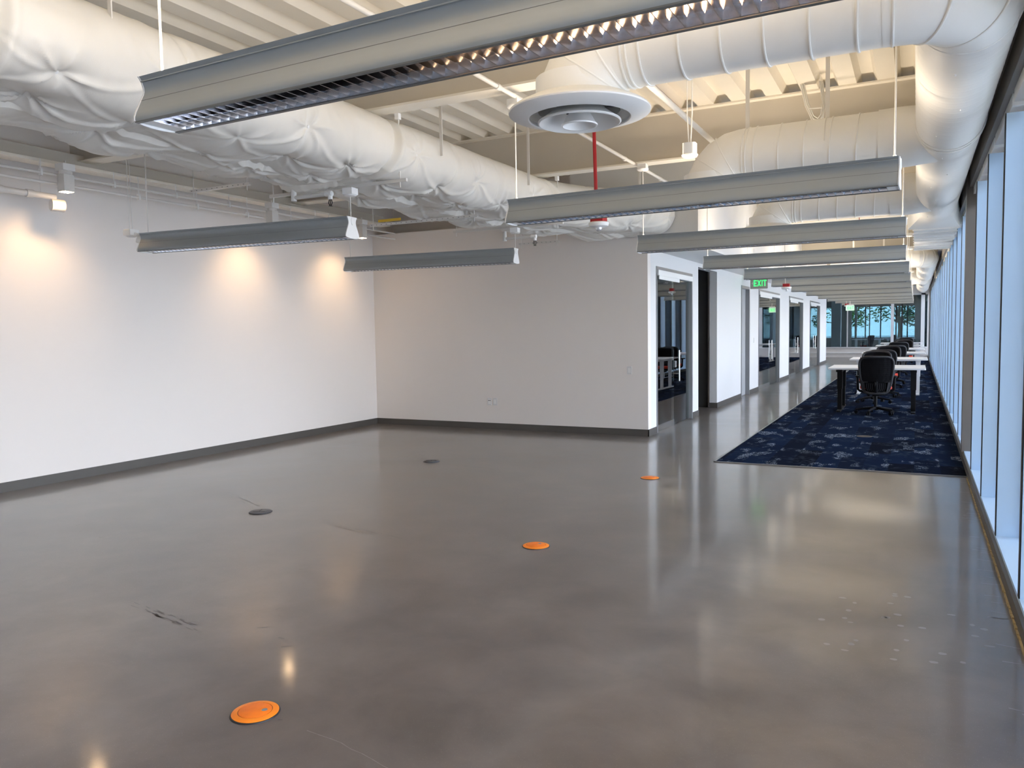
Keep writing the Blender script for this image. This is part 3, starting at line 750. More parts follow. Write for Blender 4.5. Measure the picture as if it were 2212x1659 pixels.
for k in range(5, 13): main.append((-2.73, 11.36+2.965*(k-4), -.12, 11.36+2.965*(k-4)))
for i, (xl, yl, xr, yr) in enumerate(main):
    lab = 'grey linear pendant lamp '+(ordn[i] if i < len(ordn) else 'over the carpet, %s from the viewer' % ('sixth', 'seventh', 'eighth', 'ninth', 'tenth', 'eleventh', 'farthest')[i-6])
    L = math.hypot(xr-xl, yr-yl)
    if i < 5: t = make_lamp(L, lab, 0 < i < 4, i == 1)
    elif i == 5: t = make_lamp(L, lab, False); proto_lamp = t
    else: t = copy_tree(proto_lamp, label=lab)
    put_lamp(t, xl, yl, xr, yr, 2.395)
    uplight(t, L, (12, 50, 19, 16, 14)[min(i, 4)])  # nearest pendant is lit, the others carry added ceiling fill
    if i <= 5:
        canopy(t, .045, 3.285-2.395); canopy(t, L-.03, 3.27-2.395)
for i, (xl, yl, xr, yr, lab) in enumerate(((-6.83, 5.27, -4.42, 5.49, 'short grey linear pendant lamp near the left wall, white end cap showing'), (-6.83, 8.41, -4.42, 8.69, 'short grey linear pendant lamp hanging before the corner of left wall and partition'))):
    L = math.hypot(xr-xl, yr-yl); t = make_lamp(L, lab, yl > 4); put_lamp(t, xl, yl, xr, yr, 2.395)
    MB().tube([(.05, 0, .165), (.05, 0, ZD-2.395)], .005, 8).build('rod', 'pipe_paint', t)
    MB().tube([(L-.01, 0, .165), (L-.01, 0, .36)], .004, 8).build('rod', 'pipe_paint', t)
    MB().lathe((L-.01, 0, .36), [(.0001, -.004), (.05, 0), (.06, .012), (.0001, .014)], 24).build('canopy', 'bright_white', t, smooth=40)
    MB().box(L-.06, L+.04, -.05, .05, .372, .43).build('junction_box', 'bright_white', t, bevel=.004)

# ------------------------------------------------------------------ conduits and pipes
t = thing('lamp_conduit', 'long pale conduit along the deck feeding the pendant lamps', 'conduit', (-2.80, 2, 3.36))
MB().tube([(0, -6, 0), (.02, 9, 0)], .017, 12).build('pipe', 'pipe_paint', t, smooth=40)
for y in (1.2, 3.25, 4.3, 6.1, 7.4): MB().tube([(.01, y, 0), (.01, y+.05, 0)], .024, 12).build('coupling', 'pipe_paint', t, smooth=40)
one('sprinkler_main', 'pipe_paint', MB().tube([(-1.77, 2.4, 3.335), (-1.77, 10.8, 3.335)], .024, 14), 'thick white pipe passing behind the round diffuser under the beams', 'pipe', smooth=40)
one('sprinkler_line', 'red_paint', MB().tube([(-2.33, 5.75, 3.90), (-2.33, 8.70, 3.90)], .022, 12), 'dark red sprinkler pipe tucked up into the deck', 'pipe', smooth=40)
one('sprinkler_line', 'red_paint', MB().tube([(-2.69, 13.2, 3.10), (-.4, 13.2, 3.10)], .024, 12).tube([(-.8, 13.2, 3.1), (-.8, 13.2, ZD)], .006, 6), 'red sprinkler pipe crossing behind the third spiral branch', 'pipe', smooth=40)
for i, (x, z) in enumerate(((-7.72, 3.195), (-7.72, 3.105))):
    t = thing('wall_conduit', '%s of the two thin conduits running along the left wall' % ('upper', 'lower')[i], 'conduit', (x, 5, z), 0, 'conduits on the left wall')
    MB().tube([(0, -10.9, 0), (0, 5.85, 0)], .014, 10).build('pipe', 'pipe_paint', t, smooth=40)
    for k in range(9):
        y = -1.7+k*.8+.3*i; MB().box(-.02, .02, y, y+.02, -.03, .035).build('strap', 'dull_white', t)
        MB().tube([(0, y+.01, .03), (0, y+.01, 3.33-z)], .004, 6).build('strap_rod', 'dull_white', t)
# downlights that wash the left wall
for i, y in enumerate((5.10, 7.95, 9.85)):
    t = thing('downlight', 'square white downlight washing the left wall, %s' % ('nearest the viewer at the frame edge', 'above the left pendant lamp', 'closest to the partition corner')[i], 'downlight', (-7.62, y, 3.02), 0, 'wall wash downlights')
    MB().box(-.055, .055, -.055, .055, 0, .17).build('housing', 'pipe_paint', t, bevel=.003)
    MB().tube([(0, 0, .17), (0, 0, .205)], .062, 20).build('collar', 'pipe_paint', t, smooth=40)
    MB().box(-.065, .065, -.065, .065, .205, .275).build('junction_box', 'dull_white', t, bevel=.004)
    MB().box(-.046, .046, -.046, .046, -.003, -.0005).build('lens', 'lens_lit', t)
    MB().tube([(0, 0, .27), (0, 0, .31)], .01, 8).build('stem', 'pipe_paint', t)
    ld = bpy.data.lights.new('downlight_beam', 'SPOT'); ld.energy = 24; ld.color = (1, .66, .36); ld.spot_size = math.radians(100); ld.spot_blend = 1.0; ld.shadow_soft_size = .05
    lo = bpy.data.objects.new('downlight_beam', ld); COL.objects.link(lo); lo.parent = t; lo.location = (0, 0, -.02); lo.rotation_euler = (0, math.radians(31), 0)
# short sprinkler pipe with cap at the far left
t = thing('sprinkler_stub', 'short white sprinkler pipe with round end cap beside the first downlight', 'pipe', (-7.88, 4.6, 3.00))
MB().tube([(0, -.35, 0), (0, .55, 0)], .03, 14).build('pipe', 'pipe_paint', t, smooth=40)
for y in (-.05, .25): MB().tube([(0, y, 0), (0, y+.07, 0)], .039, 14).build('coupling', 'pipe_paint', t, smooth=40)
MB().tube([(0, .50, -.085), (.03, .62, -.085)], .062, 20).build('end_cap', 'pipe_paint', t, smooth=40)
MB().tube([(0, -.2, 0), (0, -.2, .33)], .012, 8).build('hanger', 'pipe_paint', t, smooth=40)
MB().tube([(0, .4, 0), (0, .4, .33)], .003, 6).build('hanger_rod', 'pipe_paint', t)
# emergency light box hanging left of the short pendant
t = thing('emergency_light', 'small white box light with two round heads hung by rods left of the short pendant', 'emergency light', (-7.05, 5.38, 2.60))
MB().box(-.055, .055, -.055, .055, -.03, .035).build('box', 'bright_white', t, bevel=.008)
for dx in (-.02, .02): MB().tube([(dx, 0, .03), (dx, 0, .73)], .004, 6).build('rod', 'pipe_paint', t)
MB().lathe((0, 0, -.03), [(.0001, -.012), (.04, -.010), (.052, 0)], 20).build('cover', 'dull_white', t, smooth=40)
MB().tube([(.07, .02, -.05), (.16, .10, -.10)], .05, 18).build('lamp_head', 'dull_white', t, smooth=40)
MB().tube([(.04, 0, -.01), (.09, .03, -.03), (.12, .05, -.05)], .018, 10).build('arm', 'dull_white', t, smooth=40)
# strut channels and pendent sprinklers under the wrapped duct, left side
def strut(x0, x1, y, z, label, rods=True):
    t = thing('strut_channel', label, 'bracket', ((x0+x1)/2, y, z), 0, 'strut channels under the wrapped duct'); l = (x1-x0)/2
    MB().prism([(-.014, -.014), (.014, -.014), (.014, .014), (.009, .014), (.009, -.009), (-.009, -.009), (-.009, .014), (-.014, .014)], 'X', -l, l).build('channel', 'pipe_paint', t)
    for k in range(int(2*l/.07)): MB().box(-l+.02+k*.07, -l+.035+k*.07, -.0143, -.0135, -.003, .002).build('slot', 'gasket', t)
    if rods:
        for x in (-l+.04, l-.04): MB().tube([(x, 0, -.06), (x, 0, ZB-z)], .005, 6).build('rod', 'pipe_paint', t)
    return t
strut(-6.45, -5.65, 5.62, 2.99, 'short slotted channel hanging left of the wrapped duct, over the short pendant')
strut(-5.75, -4.30, 7.6, 2.82, 'long thin channel below the wrapped duct, toward the partition corner')
strut(-5.20, -4.55, 10.4, 2.82, 'short channel below the wrapped duct beside the partition')
def sprinkler(x, y, z, label):
    t = thing('pendent_sprinkler', label, 'sprinkler', (x, y, z), 0, 'pendent sprinkler heads')
    MB().tube([(-.42, 0, .05), (-.05, 0, .05)], .018, 10).build('arm_pipe', 'pipe_paint', t, smooth=40)
    MB().tube([(-.42, 0, .02), (-.42, 0, .14)], .026, 10).build('elbow', 'pipe_paint', t, smooth=40)
    MB().tube([(0, 0, .07), (0, 0, 0)], .021, 12).build('body', 'bright_white', t, smooth=40)
    MB().tube([(-.05, 0, .05), (.02, 0, .05)], .024, 12).build('tee', 'bright_white', t, smooth=40)
    MB().tube([(-.012, 0, 0), (-.02, 0, -.03), (-.008, 0, -.055), (.008, 0, -.055), (.02, 0, -.03), (.012, 0, 0)], .004, 6).build('frame_arms', 'black', t)
    MB().lathe((0, 0, -.058), [(.0001, 0), (.02, 0), (.02, -.003), (.0001, -.003)], 16).build('deflector', 'black', t)
    MB().tube([(0, 0, 0), (0, 0, -.05)], .004, 6).build('bulb', 'black', t)
sprinkler(-4.63, 5.55, 2.74, 'small pendent sprinkler head beside the white end of the left short pendant')
sprinkler(-4.20, 8.85, 2.66, 'small pendent sprinkler head beside the end of the rear short pendant')
# yellow marking band on the channel near the corner
one('warning_tag', 'yellow_band', MB().box(-5.62, -5.30, 7.575, 7.58, 2.845, 2.875), 'small yellow and black strip of tape on the channel', 'tape')
# sensor hung on cables
t = thing('occupancy_sensor', 'white sensor can hanging on thin cables in front of the deep beam', 'sensor', (-1.42, 5.52, 2.78))
MB().prism(rrect(0, 0, .088, .088, .02), 'Z', -.025, .05).build('housing', 'bright_white', t, smooth=30)
MB().lathe((0, 0, -.045), [(.0001, -.004), (.035, -.002), (.052, .006), (.056, .016), (.05, .022), (.03, .024)], 28).build('lens_ring', 'bright_white', t, smooth=40)
for dx, dy in ((-.018, 0), (.012, .012), (.02, -.01)): MB().tube([(dx*.4, dy*.4, .05), (dx, dy, .25), (dx, dy, ZD-2.78)], .0035, 6).build('cable', 'cable_white', t)
# cable bundle looped from the deck
t = thing('cable_bundle', 'loop of white cables hanging from the deck behind the first spiral branch', 'cables', (-.93, 8.45, 3.9))
for k in range(7):
    w_, d_ = .05+.006*k, .30+.014*((k*3) % 7); y_ = .012*((k*5) % 7)
    MB().tube([(-w_-.05, y_, .055), (-w_*.8-.02, y_, -d_*.45), (-w_*.35+.01, y_, -d_*.9), (.03, y_, -d_), (w_*.5+.03, y_, -d_*.9), (w_*.8+.03, y_, -d_*.5), (w_*.7+.01, y_, .055)], .0055, 6).build('cable', 'cable_white', t, smooth=60)
MB().tube([(-.05, -.02, -.20), (.07, -.02, -.21)], .006, 6).build('cable_tie', 'cable_white', t)

# fire alarm strobes on red poles
def strobe(x, y, z, label, s=1.0, pole=True):
    t = thing('fire_strobe', label, 'alarm strobe', (x, y, z), 0, 'ceiling fire alarm strobes')
    if pole:
        MB().tube([(-.02, 0, .08), (-.05, 0, ZD-z)], .017 if y < 10 else .008, 12).build('pole', 'red_paint' if y < 10 else 'pipe_paint', t, smooth=40)
    MB().box(-.062*s, .062*s, -.062*s, .062*s, .022*s, .085*s).build('back_box', 'red_paint', t, bevel=.004)
    MB().lathe((0, 0, 0), [(.0001, .024), (.085, .024), (.095, .018), (.096, .004), (.088, -.014), (.06, -.024), (.0001, -.026)], 40).build('cover', 'bright_white', t, smooth=40)
    MB().lathe((0, 0, 0), [(.030, -.022), (.031, -.034), (.026, -.050), (.014, -.060), (.0001, -.062)], 24).build('dome', 'clear_dome', t, smooth=60)
    if s != 1: t.scale = (s, s, s)
    return t
strobe(-2.66, 7.0, 2.53, 'white dome strobe on a long red pole in front of the wrapped duct')
strobe(-2.30, 16.4, 2.31, 'white dome strobe on red box beyond the exit sign, middle of the corridor')
strobe(-2.25, 31.0, 2.26, 'small white dome strobe on red box far down the corridor')

# exit signs
GL = {'E': [(0, 0, .18, 1), (0, .84, .62, 1), (0, .42, .55, .58), (0, 0, .62, .16)], 'I': [(0, 0, .18, 1)], 'T': [(0, .84, .70, 1), (.26, 0, .44, 1)]}
def exit_sign(x, y, z, w, label, panel, arrow):
    t = thing('exit_sign', label, 'exit sign', (x, y, z), 0, 'green exit signs'); hh = w*.66
    MB().prism(rrect(0, 0, w, hh, .015), 'Y', -.006, .006).build('panel', panel, t)
    MB().box(-w*.42, w*.42, -.03, .03, hh/2, hh/2+.035).build('housing', 'bright_white', t, bevel=.004)
    MB().tube([(0, 0, hh/2+.03), (0, 0, ZD-z if w < .3 else ZS-z+.6)], .008, 8).build('stem', 'bright_white', t)
    ch = w*.36; cw = ch*.72; x0 = -w*.30
    for c, adv in (('E', .78), ('X', .98), ('I', .36), ('T', .8)):
        mb = MB()
        if c == 'X':
            for s in (0, 1):
                a, b = (0, .62) if s == 0 else (.62, 0)
                mb.add([(x0+(a)*cw, -.008, -ch/2), (x0+(a+.2)*cw, -.008, -ch/2), (x0+(b+.2)*cw, -.008, ch/2), (x0+b*cw, -.008, ch/2), (x0+(a)*cw, -.006, -ch/2), (x0+(a+.2)*cw, -.006, -ch/2), (x0+(b+.2)*cw, -.006, ch/2), (x0+b*cw, -.006, ch/2)], [(0, 1, 2, 3), (7, 6, 5, 4), (0, 4, 5, 1), (1, 5, 6, 2), (2, 6, 7, 3), (3, 7, 4, 0)])
        else:
            for a, b, c2, d in GL[c]: mb.box(x0+a*cw, x0+c2*cw, -.008, -.006, -ch/2+b*ch, -ch/2+d*ch)
        mb.build('letter', 'exit_green', t); x0 += adv*cw
    if arrow:
        ax = -w*.40; mb = MB()
        for s in (-1, 1): mb.tube([(ax, -.007, 0), (ax+.022, -.007, s*.024)], .004, 6)
        mb.build('arrow', 'bright_white', t)
exit_sign(-3.10, 18.0, 2.515, .37, 'green lettered exit sign with left arrow beside the office fronts', 'exit_panel', True)
exit_sign(-2.12, 30.6, 2.175, .28, 'bright green exit sign hanging at the far end of the corridor', 'exit_panel_lit', False)

# ------------------------------------------------------------------ office doors
def frame(t, y0, y1, z1, w=.045, m='door_metal'):
    off = t.location
    for y in (y0, y1-w): MB(off).box(XC-.14, XC+.012, y, y+w, 0, z1).build('jamb', m, t)
    MB(off).box(XC-.14, XC+.012, y0+w, y1-w, z1-w, z1).build('head', m, t)
def pull(t, y, z0, z1, parent):
    off = t.location; e = []
    for dx in (.055, -.055):
        MB(off).tube([(XC-.045+dx, y, z0), (XC-.045+dx, y, z1)], .012, 12).build('pull_bar', 'steel', t, smooth=40)
    for z in (z0+.12, z1-.12): MB(off).tube([(XC-.10, y, z), (XC+.01, y, z)], .007, 8).build('standoff', 'steel', t)
def glass_door(i, y0, y1, label, side_y, hand_y):
    t = thing('door_%d' % i, label, 'door', (XC, y0, 0)); struct(t); off = t.location
    frame(t, y0, y1, DH)
    m = (y0+y1)/2
    MB(off).box(XC-.02, XC+.03, y0+.05, y1-.05, DH-.13, DH-.05).build('track_cover', 'bright_white', t)
    MB(off).box(XC+.03, XC+.045, y0+.05, m+.1, DH-.19, DH-.135).build('track_rail', 'bright_white', t)
    g = MB(off).box(XC-.030, XC-.020, y0+.05, side_y, .012, DH-.13).build('fixed_pane', 'glass', t)
    g2 = MB(off).box(XC-.050, XC-.040, side_y-.05, y1-.06, .012, DH-.13).build('sliding_pane', 'glass', t)
    MB(off).box(XC-.034, XC-.016, y0+.05, side_y, .005, .10).build('bottom_rail', 'steel', t)
    pull(t, hand_y, .70, 1.20, t)
    MB(off).box(XC-.055, XC-.01, hand_y-.16, hand_y-.10, .93, 1.03).build('lock', 'steel', t)
    return t
glass_door(1, 11.33, 13.42, 'sliding glass office door nearest the viewer', 12.35, 12.57)
glass_door(3, 19.80, 23.10, 'second sliding glass office door', 21.6, 21.75)
glass_door(4, 24.95, 28.20, 'third sliding glass office door', 26.6, 26.9)
glass_door(5, 30.15, 33.45, 'farthest sliding glass office door', 31.6, 31.9)
t = thing('door_2', 'narrow grey flush door in a metal frame', 'door', (XC, 17.66, 0)); struct(t); off = t.location
frame(t, 17.66, 18.62, DH, .06); MB(off).box(XC-.12, XC-.075, 17.72, 18.56, .005, DH-.06).build('leaf', 'door_slab', t)
MB(off).tube([(XC-.075, 17.80, 1.0), (XC-.03, 17.80, 1.0), (XC-.03, 17.92, 1.0)], .010, 8).build('lever', 'steel', t)
# dark panels inside each office beside the door
for i, (a, b) in enumerate(((12.75, 13.60), (21.9, 22.5), (26.9, 27.5), (31.9, 32.4))):
    one('office_cabinet', 'dark_panel', MB().box(-4.05, -3.70, a, b, 0.001, 2.3), 'tall dark grey cabinet inside the %s glass office' % ('nearest', 'second', 'third', 'farthest')[i], 'cabinet', 'tall cabinets inside the offices')
# switches and outlets
def plate(x, y, z, axis, label, cat, kind):
    t = thing('wall_plate', label, cat, (x, y, z)); s = MB()
    w, h_ = .072, .116
    poly = rrect(0, 0, w, h_, .006)
    if axis == 'Y': s.prism(poly, 'Y', -.007, 0)
    else: s.prism(poly, 'X', 0, .007)
    s.build('plate', 'plate_white', t)
    def b(u0, u1, z0, z1, d, nm, m):
        mb = MB()
        if axis == 'Y': mb.box(u0, u1, -.007-d, -.006, z0, z1)
        else: mb.box(.006, .007+d, u0, u1, z0, z1)
        mb.build(nm, m, t)
    if kind == 'outlet':
        b(-.022, .022, -.040, .040, .002, 'insert', 'dull_white')
        b(-.018, -.004, .010, .024, .003, 'socket', 'black'); b(.004, .018, .010, .024, .003, 'socket', 'black')
    elif kind == 'blank': b(-.020, .020, -.036, .036, .002, 'insert', 'dull_white')
    else: b(-.017, .017, -.034, .034, .004, 'rocker', 'dull_white')
plate(-6.025, YB, .44, 'Y', 'white data outlet plate with two black jacks low on the partition', 'outlet', 'outlet')
plate(-5.925, YB, .44, 'Y', 'white blank outlet plate beside the data jacks on the partition', 'outlet', 'blank')
plate(-3.70, YB, .955, 'Y', 'white light switch near the right end of the partition', 'light switch', 'switch')
plate(XC, 19.20, 1.24, 'X', 'small light switch on the office wall between door and glass', 'light switch', 'switch')

# ------------------------------------------------------------------ floor boxes
def floor_box(x, y, rz, label, orange=True):
    t = thing('floor_box', label, 'floor box', (x, y, 0), rz, 'round floor boxes')
    R0 = .096
    MB().lathe((0, 0, 0), [(R0+.004, 0.0005), (R0+.003, .004), (R0-.003, .006)], 48).build('base_ring', 'grey_dark', t, smooth=40)
    if orange:
        MB().lathe((0, 0, 0), [(R0-.001, .003), (R0-.001, .0065), (R0-.006, .0085), (.073, .0115), (.070, .0118), (.0695, .0100)], 56).build('rim', 'orange_rim', t, smooth=30)
        MB().lathe((0, 0, 0), [(.0695, .0098), (.0670, .0098)], 48).build('groove', 'groove', t)
        MB().lathe((0, 0, 0), [(.0672, .0098), (.0668, .0118), (.0655, .0124), (.0001, .0126)], 56).build('lid', 'orange_paint', t, smooth=30)
        MB().lathe((.036, .012, 0), [(.0125, .0124), (.0115, .0132), (.0001, .0133)], 20).build('plug', 'plug_grey', t)
        MB().lathe((.036, .012, 0), [(.0150, .0126), (.0145, .0131), (.0125, .0131)], 20).build('plug_ring', 'orange_rim', t)
    else:
        MB().lathe((0, 0, 0), [(R0-.001, .003), (R0-.001, .0075), (R0-.006, .0095), (.076, .012), (.0001, .0125)], 56).build('lid', 'grey_plastic', t, smooth=30)
        for s in (-1, 1):
            MB().prism([(s*.006, -.05), (s*.055, -.035), (s*.062, 0), (s*.055, .035), (s*.006, .05)], 'Z', .0122, .0145).build('flip_cover', 'grey_plastic', t)
        MB().box(-.004, .004, -.05, .05, .0123, .0131).build('slot', 'grey_dark', t); MB().box(.02, .05, -.052, -.043, .0124, .0136).build('finger_notch', 'grey_dark', t)
floor_box(-2.396, 2.30, .2, 'orange round floor box cover nearest the viewer')
floor_box(-2.416, 5.034, .9, 'orange round floor box cover in the middle of the room')
floor_box(-2.443, 7.853, .4, 'orange round floor box cover farthest back, near the corridor')
floor_box(-5.108, 5.056, .5, 'dark grey round floor box cover, nearer of the two grey ones', False)
floor_box(-5.173, 7.903, .7, 'dark grey round floor box cover farther back near the partition', False)
one('floor_box', 'grey_dark', MB().lathe((-.62, 11.9, .008), [(.10, 0), (.098, .004), (.0001, .005)], 28), 'black round floor box cover set in the carpet', 'floor box', 'round floor boxes')

# ------------------------------------------------------------------ desks and task chairs
def make_desk(label, m):
    t = thing('bench_desk', label, 'desk', (0, 0, 0), 0, 'white bench desks on the carpet'); w, d, z = 1.56, 1.30, .79
    MB().prism(rrect(0, d/2, w, d, .015), 'Z', z-.028, z).build('desktop', 'desk_white', t)
    for s in (-1, 1):
        x = s*(w/2-.185)
        MB().box(x-.035, x+.035, .02, d-.02, .0, .028).build('foot', m, t, bevel=.006)
        MB().box(x-.05, x+.05, .08, d-.08, z-.075, z-.03).build('bracket', m, t)
        for y in (.28, d-.28):
            l = MB().box(x-.045, x+.045, y-.035, y+.035, .40, z-.075).build('leg', m, t, bevel=.004)
            MB().box(x-.037, x+.037, y-.028, y+.028, .028, .40).build('leg_inner', m, l, bevel=.004)
        for y in (.05, d-.05): MB().lathe((x, y, 0), [(.0001, .0), (.022, .0), (.022, .01)], 12).build('glide', 'black_metal', t)
    MB().box(-w/2+.20, w/2-.20, d/2-.03, d/2+.03, z-.07, z-.03).build('crossbar', m, t)
    return t
def make_chair(label):
    t = thing('task_chair', label, 'chair', (0, 0, 0), 0, 'black mesh task chairs')
    # faces +Y, back at -Y
    MB().prism(rrect(0, .02, .50, .47, .12), 'Z', .44, .50).build('seat', 'seat_red', t, bevel=.02)
    MB().prism(rrect(0, .02, .44, .42, .10), 'Z', .405, .44).build('seat_pan', 'chair_black', t)
    def back_pt(u, v):   # u -1..1, v 0..1
        w = .195+.055*math.sin(PI*min(v, 1)*.62)+.02*v; yy = -.215-.05*v-.05*v*v+.035*(1-u*u)*-1+.02*math.sin(v*PI)*-1
        return (u*w, yy+.03*u*u, .375+.63*v)
    # frame loop
    loop = []
    for k in range(56):
        a = 2*PI*k/56; c, s = math.cos(a), math.sin(a); e = .35
        loop.append(back_pt(math.copysign(abs(c)**e, c), .5+.5*math.copysign(abs(s)**e, s)))
    MB().tube(loop, .021, 8, closed=True).build('back_frame', 'chair_frame', t, smooth=60)
    # mesh: fine strands with gaps
    mb = MB()
    for k in range(40):
        v = .34+.64*k/39; mb.tube([back_pt(-.94+1.88*j/8, v) for j in range(9)], .0058, 4, cap=False)
    for k in range(24):
        u = -.92+1.84*k/23; mb.tube([back_pt(u, .33+.66*j/6) for j in range(7)], .0058, 4, cap=False)
    o = mb.build('back_mesh', 'chair_black', t); o['kind'] = 'stuff'
    # lower shell with two windows
    mb = MB(); y_ = -.24
    for u0, u1, v0, v1 in ((-.98, .98, .30, .36), (-.98, .98, .0, .06), (-.98, -.80, .05, .31), (-.09, .09, .05, .31), (.80, .98, .05, .31)):
        q = [back_pt(u0, v0), back_pt(u1, v0), back_pt(u1, v1), back_pt(u0, v1)]; mb.add(q+[(a, b-.018, c) for a, b, c in q], [(0, 1, 2, 3), (7, 6, 5, 4), (0, 4, 5, 1), (1, 5, 6, 2), (2, 6, 7, 3), (3, 7, 4, 0)])
    mb.build('lumbar_frame', 'chair_frame', t)
    q = [back_pt(-.9, .03), back_pt(0, .03), back_pt(.9, .03), back_pt(.9, .33), back_pt(0, .33), back_pt(-.9, .33)]; MB().add([(a, b+.012, c) for a, b, c in q]+[(a, b+.02, c) for a, b, c in q], [(0, 1, 4, 5), (1, 2, 3, 4), (11, 10, 7, 6), (10, 9, 8, 7)]).build('lumbar_pad', 'chair_black', t)
    for s in (-1, 1):
        for k in range(4):
            pts = [back_pt(s*(.20+.14*k), .08+.20*j/6) for j in range(7)]; MB().tube([(p[0]+s*.012*math.sin(PI*i/6), p[1]-.004, p[2]) for i, p in enumerate(pts)], .004, 5).build('lumbar_rib', 'chair_frame', t)
    MB().box(-.06, .06, -.24, .10, .33, .41).build('mechanism', 'chair_black', t, bevel=.015)
    MB().tube([(0, -.20, .37), (0, -.27, .43), (0, -.275, .60)], .026, 8).build('back_post', 'chair_black', t, smooth=60)
    for s in (-1, 1):
        MB().tube([(s*.10, .0, .40), (s*.25, .0, .40), (s*.285, .0, .43), (s*.29, .0, .64)], .022, 8).build('arm_post', 'chair_black', t, smooth=60)
        MB().prism(rrect(s*.285, .03, .085, .25, .03), 'Z', .64, .668).build('armrest', 'chair_black', t, bevel=.006)
    MB().tube([(0, 0, .12), (0, 0, .34)], .026, 12).build('gas_lift', 'black_metal', t, smooth=60)
    MB().lathe((0, 0, 0), [(.0001, .135), (.045, .13), (.05, .075), (.0001, .07)], 20).build('base_hub', 'chair_black', t, smooth=40)
    for k in range(5):
        a = math.radians(90+72*k+14); c, s = math.cos(a), math.sin(a)
        l = MB().tube([(c*.03, s*.03, .11), (c*.18, s*.18, .095), (c*.31, s*.31, .073)], [.024, .020, .014], 8).build('base_leg', 'chair_black', t, smooth=60)
        m2 = MB(); 
        for q in (-1, 1): m2.tube([(c*.31-s*q*.012-s*q*.0, s*.31+c*q*.012, .030), (c*.31-s*q*.028, s*.31+c*q*.028, .030)], .030, 14)
        m2.tube([(c*.31, s*.31, .075), (c*.31, s*.31, .03)], .010, 6); m2.build('caster', 'chair_black', l, smooth=40)
    return t
DF = [15.10, 19.20, 23.40, 27.55, 31.9, 36.1]
dk = make_desk('white bench desk with black legs, nearest the viewer', 'black_metal'); dk.location = (-.625, DF[0], .008)
dw = None
for i, y in enumerate(DF[1:]):
    lab = 'white bench desk with white legs, %s from the viewer' % ('second', 'third', 'fourth', 'fifth', 'farthest')[i]
    if dw is None: dw = make_desk(lab, 'white_metal'); o = dw
    else: o = copy_tree(dw, label=lab)
    o.location = (-.55, y, .008)
chairs = [(-.61, 14.98, .05, 'black mesh task chair with red seat pulled up to the nearest desk'),
          (-.74, 17.15, 3.0, 'black mesh task chair on the far side of the nearest desk, left one'),
          (-.60, 18.75, -.12, 'black mesh task chair on the near side of the second desk'),
          (-.62, 21.35, 3.1, 'black mesh task chair behind the second desk'), (-.52, 22.9, .1, 'black mesh task chair before the third desk'),
          (-.50, 27.0, .1, 'black mesh task chair before the fourth desk'), (-.35, 29.7, 3.2, 'black mesh task chair behind the fourth desk'), (-.42, 31.4, 0, 'black mesh task chair before the fifth desk'), (-.40, 35.6, .1, 'black mesh task chair before the farthest desk'),
          (-2.35, 45.6, 1.0, 'blue grey looking task chair behind the far glass, left one'), (-1.3, 46.5, 2.0, 'task chair behind the far glass, right one')]
ch = None
for x, y, a, lab in chairs:
    if ch is None: ch = make_chair(lab); o = ch
    else: o = copy_tree(ch, label=lab)
    o.location = (x, y, .008 if y < 42 else 0); o.rotation_euler = (0, 0, a)
for x, y, lab in ((-2.4, 47.5, 'white bench desk behind the far glass, left one'), (-.85, 49.5, 'white bench desk behind the far glass, right one')):
    o = copy_tree(dw, label=lab); o.location = (x, y, 0)
o = copy_tree(ch, label='task chair inside the second glass office'); o.location = (-4.6, 21.0, 0); o.rotation_euler = (0, 0, 2)

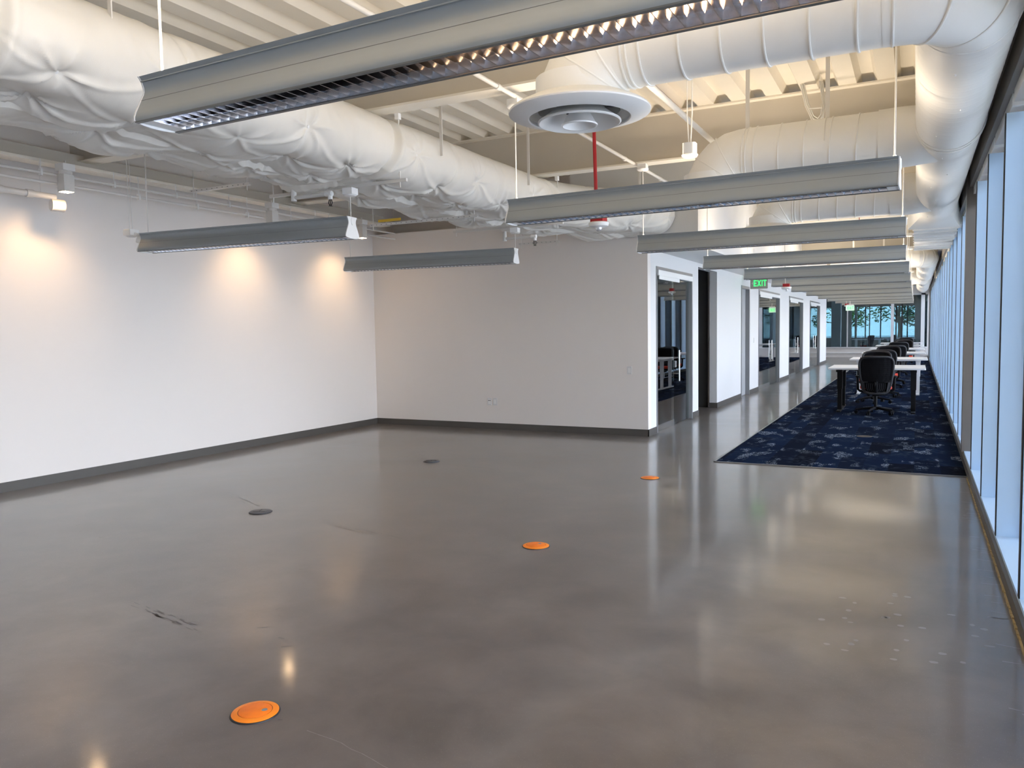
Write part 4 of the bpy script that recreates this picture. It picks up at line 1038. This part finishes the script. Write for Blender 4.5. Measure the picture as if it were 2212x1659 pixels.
# ------------------------------------------------------------------ outdoors
mb = MB().add([(-60, -60, -.4), (120, -60, -.4), (120, 160, -.4), (-60, 160, -.4)], [(0, 1, 2, 3)])
struct(mb.build('ground', 'pavement'), 'pale paved ground outside the windows')
def tree(x, y, h, r, m, label, seed):
    R = random.Random(seed); t = thing('tree', label, 'tree', (x, y, -.4), 0, 'trees outside the windows')
    MB().tube([(0, 0, 0), (.05, .03, h*.3), (-.04, .06, h*.55), (.05, 0, h*.8)], [.16, .13, .09, .03], 8).build('trunk', 'trunk_bark', t, smooth=60)
    mb = MB(); blobs = [(R.gauss(0, r*.42), R.gauss(0, r*.42), h*(.45+.5*R.random()), r*R.uniform(.28, .5)) for _ in range(14)]
    for bx, by, bz, br in blobs:
        MB().tube([(0, 0, h*.4), (bx*.5, by*.5, (h*.4+bz)/2), (bx, by, bz)], [.05, .035, .012], 5).build('branch', 'trunk_bark', t)
        for _ in range(190):
            v = Vector((R.gauss(0, 1), R.gauss(0, 1), R.gauss(0, 1))).normalized()*br*R.random()**.35; c = Vector((bx, by, bz))+v
            u = Vector((R.gauss(0, 1), R.gauss(0, 1), R.gauss(0, .6))).normalized(); w = u.cross(Vector((R.random(), R.random(), R.random()))).normalized(); s = R.uniform(.06, .14)
            mb.add([c-u*s, c+w*s*.5, c+u*s, c-w*s*.5], [(0, 1, 2, 3)])
    o = mb.build('foliage', m, t); o['kind'] = 'stuff'
spots = [(7.5, 3.0, 5.2, 2.0), (9.0, 11.0, 6.0, 2.3), (7.0, 18.5, 4.8, 1.9), (9.5, 26.0, 6.2, 2.4), (7.6, 34.0, 5.0, 2.0)]
for i, (x, y, h_, r) in enumerate(spots): tree(x, y, h_, r, 'leaf' if i % 2 else 'leaf_dark', 'leafy tree outside the window wall, %s from the viewer' % ('first', 'second', 'third', 'fourth', 'fifth')[i], 20+i)
for i, (x, y, h_, r, m) in enumerate(((-4.3, 61.5, 4.8, 1.9, 'leaf'), (-1.2, 68.5, 5.2, 1.7, 'leaf_dark'), (.9, 60.5, 4.2, 1.2, 'leaf'), (-9.5, 62, 4.8, 2.2, 'leaf'))):
    tree(x, y, h_, r, m, 'tree seen through the far windows, %s' % ('dark one left of the sky gap', 'dark one right of the sky gap', 'bright green one at the right', 'at the left edge')[i], 50+i)
for i, (y, x) in enumerate(((6, 6.0), (13, 6.2), (22, 6.0), (30, 6.3))):
    R = random.Random(80+i); mb = MB()
    for _ in range(900):
        c = Vector((x+R.gauss(0, .45), y+R.uniform(-2.2, 2.2), -.35+abs(R.gauss(0, .45)))); u = Vector((R.gauss(0, 1), R.gauss(0, 1), R.gauss(0, 1))).normalized(); w = u.orthogonal().normalized(); s = R.uniform(.05, .1)
        mb.add([c-u*s, c+w*s*.5, c+u*s, c-w*s*.5], [(0, 1, 2, 3)])
    one('hedge', 'leaf', mb, 'low leafy hedge outside the window wall, %s from the viewer' % ('first', 'second', 'third', 'fourth')[i], 'hedge', 'hedges outside the window wall')
